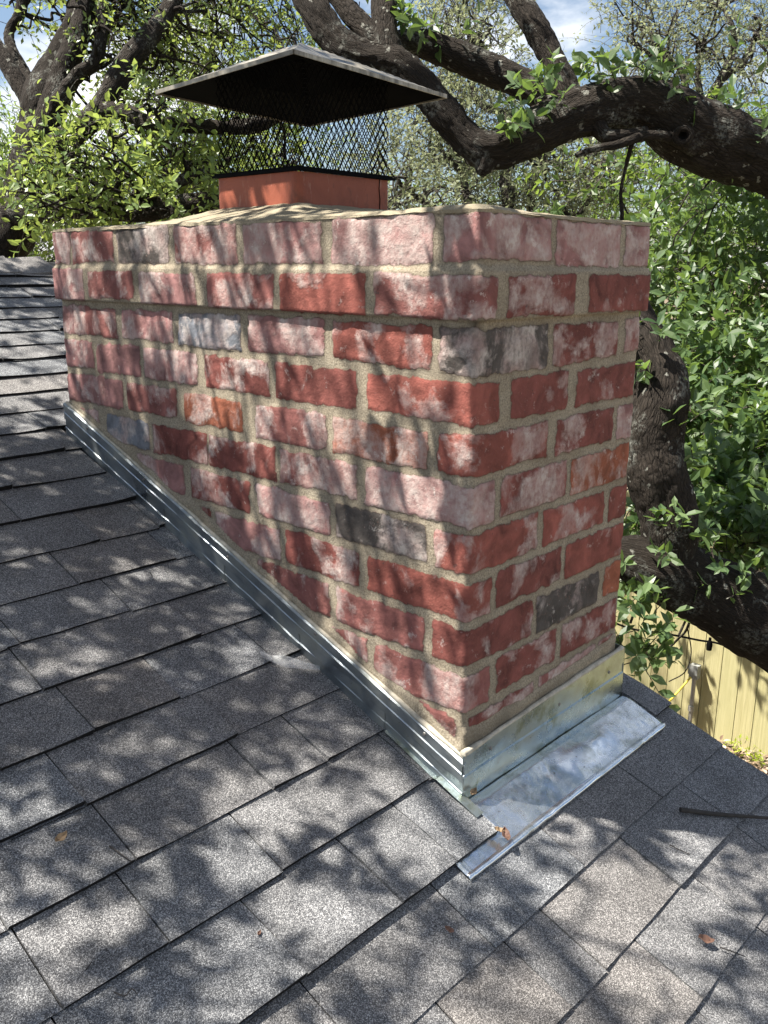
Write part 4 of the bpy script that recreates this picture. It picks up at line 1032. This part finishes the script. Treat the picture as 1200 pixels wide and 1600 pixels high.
far_tree('oak_tree', 'pale grey-green oak seen under the arching limb, right of the chimney cap', at(800, 700, 9)[:2],
    px_clumps([(590, 1010, 150, 330, 8, 10.5, .3, .5, 46), (620, 820, 60, 200, 8, 10, .26, .45, 20), (650, 790, -20, 70, 8.2, 10, .2, .36, 14), (560, 900, 290, 380, 8, 10, .3, .45, 16)]),
    0.060, 9, 185, L_GREY, .16, [(800, 420, 9), (700, 250, 9), (850, 260, 9), (740, 100, 9), (930, 300, 9), (640, 300, 9)], tint=.5)
far_tree('oak_tree', 'airy pale oak rising against white cloud at the top right', at(1080, 700, 10.5)[:2],
    px_clumps([(960, 1110, 10, 150, 9.5, 11.5, .26, .45, 24), (1090, 1260, -40, 160, 9.5, 11.5, .3, .5, 22), (940, 1060, -40, 40, 9.5, 11.5, .2, .4, 8), (1000, 1300, 120, 300, 9.5, 12, .35, .5, 16)]),
    .060, 9, 130, L_GREY, .18, [(1090, 300, 10.5), (1098, 75, 10.5), (1130, 10, 10.5), (1040, 90, 10.5), (1180, 60, 10.5)], tint=.55)
far_tree('oak_tree', 'bright green tree far behind the ridge at the left edge', at(-40, 700, 10)[:2],
    px_clumps([(-250, 110, 215, 330, 9, 11, .35, .5, 26), (-200, 70, 150, 240, 9, 11, .25, .4, 10), (30, 240, 250, 440, 9, 11.5, .35, .5, 26), (-200, 100, 330, 440, 9, 11, .35, .5, 14)]),
    .075, 9, 110, L_FAR, .15, [(-40, 420, 10), (60, 300, 10), (150, 340, 10), (-120, 280, 10)], tint=.55)
far_tree('oak_tree', 'green tree far behind the crown of the chimney, left of the cap', at(380, 700, 12)[:2],
    px_clumps([(200, 560, 180, 420, 11, 14, .5, .7, 30), (180, 480, 40, 200, 11.5, 14, .4, .6, 12)]),
    .085, 9, 70, L_FAR, .17, [(380, 420, 12), (300, 280, 12), (450, 260, 12)], tint=.4)
far_tree('oak_tree', 'dark green tree low behind the chimney crown, right of the flue', at(640, 700, 13)[:2],
    px_clumps([(560, 1000, 280, 460, 11, 14, .4, .65, 34)]), .08, 9, 85, L_FAR, .16, [(760, 430, 13), (640, 360, 13), (900, 360, 13)], tint=.15)
far_tree('oak_tree', 'shaded tree beyond the fence behind the glossy evergreen', at(1250, 700, 9)[:2],
    px_clumps([(960, 1700, 200, 800, 6.8, 9.5, .5, .75, 70)]), .085, 9, 95, L_FAR, .16, [(1250, 560, 8.5), (1100, 450, 8.5), (1450, 450, 8.5)], tint=.1)

# ------------------------------------------------------------------ fence, outlet, cables, ground litter
FXx = 5.38
fence = empty('wooden_fence', (FXx, 1.0, -3.6), 'pale green treated pine board fence in dappled sun beyond the roof edge', 'fence')
y = -5.0; mbs = MB(); kk = 0
while y < 9:
    w_ = .136; dx = random.uniform(-.002, .002); top = -1.78 + random.uniform(-.006, .006); tone = random.random()
    th = random.gauss(0, .004)
    mbs.box((FXx + dx, y, -3.62), (FXx + dx + .017, y + w_ - .002, top - .03), tone)
    mbs.add([(FXx + dx, y, top - .03), (FXx + dx + .017, y, top - .03), (FXx + dx + .017, y + w_ - .002, top - .03), (FXx + dx, y + w_ - .002, top - .03),
             (FXx + dx, y + .03, top), (FXx + dx + .017, y + .03, top), (FXx + dx + .017, y + w_ - .032, top), (FXx + dx, y + w_ - .032, top)],
            [(4, 7, 6, 5), (0, 4, 5, 1), (1, 5, 6, 2), (2, 6, 7, 3), (3, 7, 4, 0)], tone)
    y += w_ + .0045
mbs.build('boards', M_WOOD, fence, attr='tone')
for zz in (-3.3, -2.7, -2.05):
    mb = MB(); mb.box((FXx + .021, -5, zz), (FXx + .059, 9, zz + .089), .5); mb.build('rail', M_WOOD, fence, attr='tone')
for yy in np.arange(-4.8, 9, 2.4):
    mb = MB(); mb.box((FXx + .061, yy, -3.65), (FXx + .15, yy + .089, -1.9), .4); mb.build('post', M_WOOD, fence, attr='tone')

def onplane(u, v, X):
    d = MROT @ np.array([(u - 600) / FPX, (800 - v) / FPX, -1.0]); t = (X - CAM[0]) / d[0]; return CAM + d * t
ob = onplane(1086, 1048, FXx - .06)
outl = empty('outdoor_outlet', (ob[0], ob[1], -3.6), 'small grey weatherproof outlet box on a pipe stake in front of the fence', 'outlet')
M_PLAST = mat_simple('grey_plastic', (.26, .27, .26), .5, 0, 30, .15)
M_PIPE = mat_simple('white_pipe', (.33, .32, .29), .5, 0, 20, .3)
mb = MB(); mb.box((ob[0] - .03, ob[1] - .034, ob[2] - .06), (ob[0] + .03, ob[1] + .034, ob[2] + .05)); bx_ = mb.build('box', M_PLAST, outl)
mb = MB(); mb.box((ob[0] - .046, ob[1] - .038, ob[2] - .02), (ob[0] - .031, ob[1] + .038, ob[2] + .062)); mb.build('cover', M_PLAST, outl)
mb = MB(); tube_np(mb, [(ob[0], ob[1], ob[2] - .061), (ob[0] + .004, ob[1], ob[2] - .3), (ob[0], ob[1], -3.6)], .016, 12); mb.build('pipe', M_PIPE, outl, True)
mb = MB(); tube_np(mb, [(ob[0], ob[1], ob[2] - .30), (ob[0], ob[1], ob[2] - .34)], .024, 12); mb.build('pipe_coupling', M_PIPE, outl, True)
c1 = ob + np.array([-.07, 0.0, -.03])
mb = MB(); tube_np(mb, catmull([c1, c1 + [-.15, .05, -.12], c1 + [-.42, .12, -.30], c1 + [-.9, .1, -.62], c1 + [-1.6, -.1, -.78]], 8), .008, 8)
M_YEL = mat_simple('yellow_cord', (.62, .48, .04), .5); tag(mb.build('extension_cord', M_YEL, None, True), 'yellow extension cord hanging from the outlet box by the fence', 'cord')

mb = MB()
P = np.array([at(930, 960, 3.6), at(985, 982, 3.6), at(1040, 990, 3.6), at(1090, 1000, 3.65), at(1130, 1008, 3.65), at(1180, 1036, 3.7), at(1240, 1075, 3.75), at(1400, 1150, 3.9)])
tube_np(mb, catmull(P, 6), .0042, 6)
tag(mb.build('black_cable', M_WIRE, None, True), 'thin black cable strung across in front of the fence under the low limb', 'cable')
t_ = empty('light_socket', at(1109, 1003, 3.63), 'little black bulb socket hanging on the cable before the fence', 'light socket')
mb = MB(); q = at(1109, 1003, 3.63); tube_np(mb, [q + [0, 0, .005], q - [0, 0, .012], q - [.0, 0, .035]], [.008, .013, .011], 10); mb.build('socket', M_WIRE, t_, True)
mb = MB(); tube_np(mb, [q + [0, 0, .005], q + [.0, .0, .018]], [.006, .006], 8); mb.build('clip', M_WIRE, t_, True)
mb = MB(); tube_np(mb, catmull([at(1082, 925, 3.3), at(1080, 960, 3.4), at(1072, 985, 3.5), at(1060, 998, 3.55), at(1048, 1010, 3.6)], 5), .005, 6)
tube_np(mb, catmull([at(1074, 980, 3.5), at(1080, 1020, 3.6), at(1070, 1050, 3.65), at(1045, 1065, 3.7)], 5), .0025, 5)
tag(mb.build('vine', M_BARK, None, True), 'thin dark vine dangling from the low limb in front of the fence', 'vine')

# leaf litter along the fence (uncountable)
n = 9000; c = np.stack([rng.uniform(3.0, 5.3, n), rng.uniform(-2.2, 3.2, n), np.full(n, -3.585) + rng.uniform(0, .03, n)], -1)
def mat_litter():
    m, nt, b, o = new_mat('dry_leaves'); g = NT(nt)
    c = g.ramp(g.attr('tint'), [(0.0, (.10, .065, .04)), (.5, (.27, .19, .13)), (1.0, (.48, .39, .31))]); g.l(c, b.inputs['Base Color']); b.inputs['Roughness'].default_value = .8; return m
M_LIT = mat_litter()
nr = rand_unit(n, rng) * .5 + [0, 0, 1]
tag(leaves_mesh('leaf_litter', c, rand_unit(n, rng) * [1, 1, .25], nr, rng.uniform(.03, .07, n), rng.uniform(0, 1, n), M_LIT, None, True), kind='stuff')
d = MROT @ np.array([(1160 - 600) / FPX, (800 - 1186) / FPX, -1.0]); pp = CAM + d * ((-3.58 - CAM[2]) / d[2])
plant = empty('small_plant', pp, 'small bright yellow-green plant on the leaf-strewn ground by the roof edge', 'plant')
O, Dv, Ln = twigs_in([(pp + [0, 0, .06], (.13, .16, .06))], rng, 2200, (.04, .09), .8)
M_LIME = mat_leaf('lime_leaf', (.22, .30, .03), (.42, .50, .06), (.5, .6, .08), .4)
foliage(plant, O, Dv, Ln, 6, .035, M_LIME, rng, False, M_BARK, .002, .5)

# ------------------------------------------------------------------ bits lying on the roof
def onroof(u, v, h=.008):
    d = MROT @ np.array([(u - 600) / FPX, (800 - v) / FPX, -1.0]); n_ = np.array([0, -SP, CP]); p0 = rp3(0, 0, h)
    return CAM + d * (((p0 - CAM) @ n_) / (d @ n_))
M_DRY = mat_simple('dead_leaf', (.15, .080, .055), .7, 0, 90, .35); M_TAN = mat_simple('tan_leaf', (.25, .17, .095), .7, 0, 90, .35)
def dead_leaf(u, v, size, ang, m, label, h=.008, cat='leaf'):
    p = onroof(u, v, h); n = 7; V = []; F = []
    for i in range(n):
        t = i / (n - 1); w_ = size * .30 * math.sin(math.pi * min(1, t * .9 + .08)) ** .8
        for s_ in (-1, 0, 1):
            x = (t - .5) * size; y = s_ * w_; z = .0035 + .006 * (t - .5) ** 2 * 4 * size / .03 * .6 + (.005 if s_ else 0) * size / .03 + .001 * math.sin(i * 2.1 + s_)
            xr = x * math.cos(ang) - y * math.sin(ang); yr = x * math.sin(ang) + y * math.cos(ang)
            V.append(p + np.array([xr, yr * CP - z * SP, yr * SP + z * CP]))
    for i in range(n - 1):
        for k in range(2): F.append((i * 3 + k, i * 3 + k + 1, i * 3 + k + 4, i * 3 + k + 3))
    V = np.array(V).reshape(n, 3, 3)
    o = sheet('dead_leaf', V, m, None, .0006); tag(o, label, cat, 'dead leaf scraps on the roof'); return o
dead_leaf(95, 1313, .020, .3, M_TAN, 'curled tan dead leaf on the shingles near the left edge')
dead_leaf(700, 1456, .014, 1.9, M_DRY, 'small red-brown leaf scrap on the shingles below the flashing tip')
dead_leaf(1100, 1472, .024, -.9, M_DRY, 'brown dead leaf on the shingles at the lower right')
dead_leaf(404, 1461, .008, .4, M_DRY, 'tiny red-brown leaf speck on the shingles at bottom centre')
dead_leaf(738, 1241, .018, .2, M_TAN, 'tan leaf scrap on the metal at the foot of the brick corner', .019)
dead_leaf(788, 1308, .024, .9, M_DRY, 'brown leaf debris lying on the metal pan beside the lifted shingle', .018)
dead_leaf(778, 1300, .016, 2.2, M_TAN, 'paler leaf debris beside the brown scrap on the metal pan', .018)
def stick(name, pts, r, m, label, cat):
    mb = MB(); P = catmull([onroof(u, v, h) for u, v, h in pts], 4); tube_np(mb, P, np.interp(np.linspace(0, 1, len(P)), np.linspace(0, 1, len(r)), r), 7); tag(mb.build(name, m, None, True), label, cat, 'fine twigs on the shingles' if cat == 'twig' else None)
M_STK = mat_simple('dark_stick', (.030, .027, .025), .85, 0, 80, .4)
stick('stick', [(1063, 1265, .013), (1110, 1271, .013), (1160, 1275, .014), (1215, 1279, .013)], (.0045, .0040, .0032, .0026), M_STK, 'thick black stick lying on the shingles at the right edge', 'stick')
stick('twig', [(1046, 1320, .01), (1062, 1328, .011), (1078, 1335, .010)], (.0010, .0008), M_STK, 'short fine twig on the shingles below the black stick', 'twig')
stick('twig', [(1125, 1480, .01), (1142, 1486, .011), (1165, 1495, .010)], (.0011, .0007), M_STK, 'fine dark twig beside the brown dead leaf at lower right', 'twig')
stick('twig', [(171, 1322, .01), (188, 1334, .012), (205, 1346, .010)], (.0013, .0008), M_STK, 'dark twig right of the curled tan leaf', 'twig')
stick('twig', [(178, 1550, .01), (195, 1556, .012), (206, 1545, .013), (215, 1554, .010)], (.0010, .0006), M_STK, 'crooked little twig on the shingles at bottom left', 'twig')
stick('twig', [(135, 1515, .01), (143, 1503, .011)], (.0009, .0006), M_STK, 'tiny twig fragment on the shingles above the crooked one', 'twig')
stick('nail', [(234, 893, .028), (238, 900, .010)], (.0013, .0013), mat_simple('steel_nail', (.35, .35, .34), .4, .8), 'bent steel nail standing in the shingles left of the metal flashing', 'nail')
# strip of clear plastic by the side flashing
def mat_plastic():
    m, nt, b, o = new_mat('clear_film'); g = NT(nt)
    b.inputs['Base Color'].default_value = (.75, .77, .78, 1); b.inputs['Roughness'].default_value = .18; b.inputs['Specular IOR Level'].default_value = .8
    tr = g.n('ShaderNodeBsdfTransparent'); ms = g.n('ShaderNodeMixShader'); ms.inputs[0].default_value = .22
    g.l(tr.outputs[0], ms.inputs[1]); g.l(b.outputs[0], ms.inputs[2]); g.l(ms.outputs[0], o.inputs[0])
    g.l(g.bump(g.noise(g.obj(), 60, 3), .006), b.inputs['Normal']); return m
top_ = [(405, 1017), (425, 1024), (445, 1030), (468, 1038), (500, 1041)]; bot_ = [(408, 1026), (428, 1036), (448, 1043), (474, 1045), (500, 1047)]
V = np.array([[onroof(u, v, h) for u, v in l] for l, h in ((top_, .012), (bot_, .018))]); V[0, 2:4, 2] += .008
tag(sheet('plastic_strip', V, mat_plastic(), None, .0004), 'crumpled strip of clear plastic film on the shingles beside the side flashing', 'plastic film')
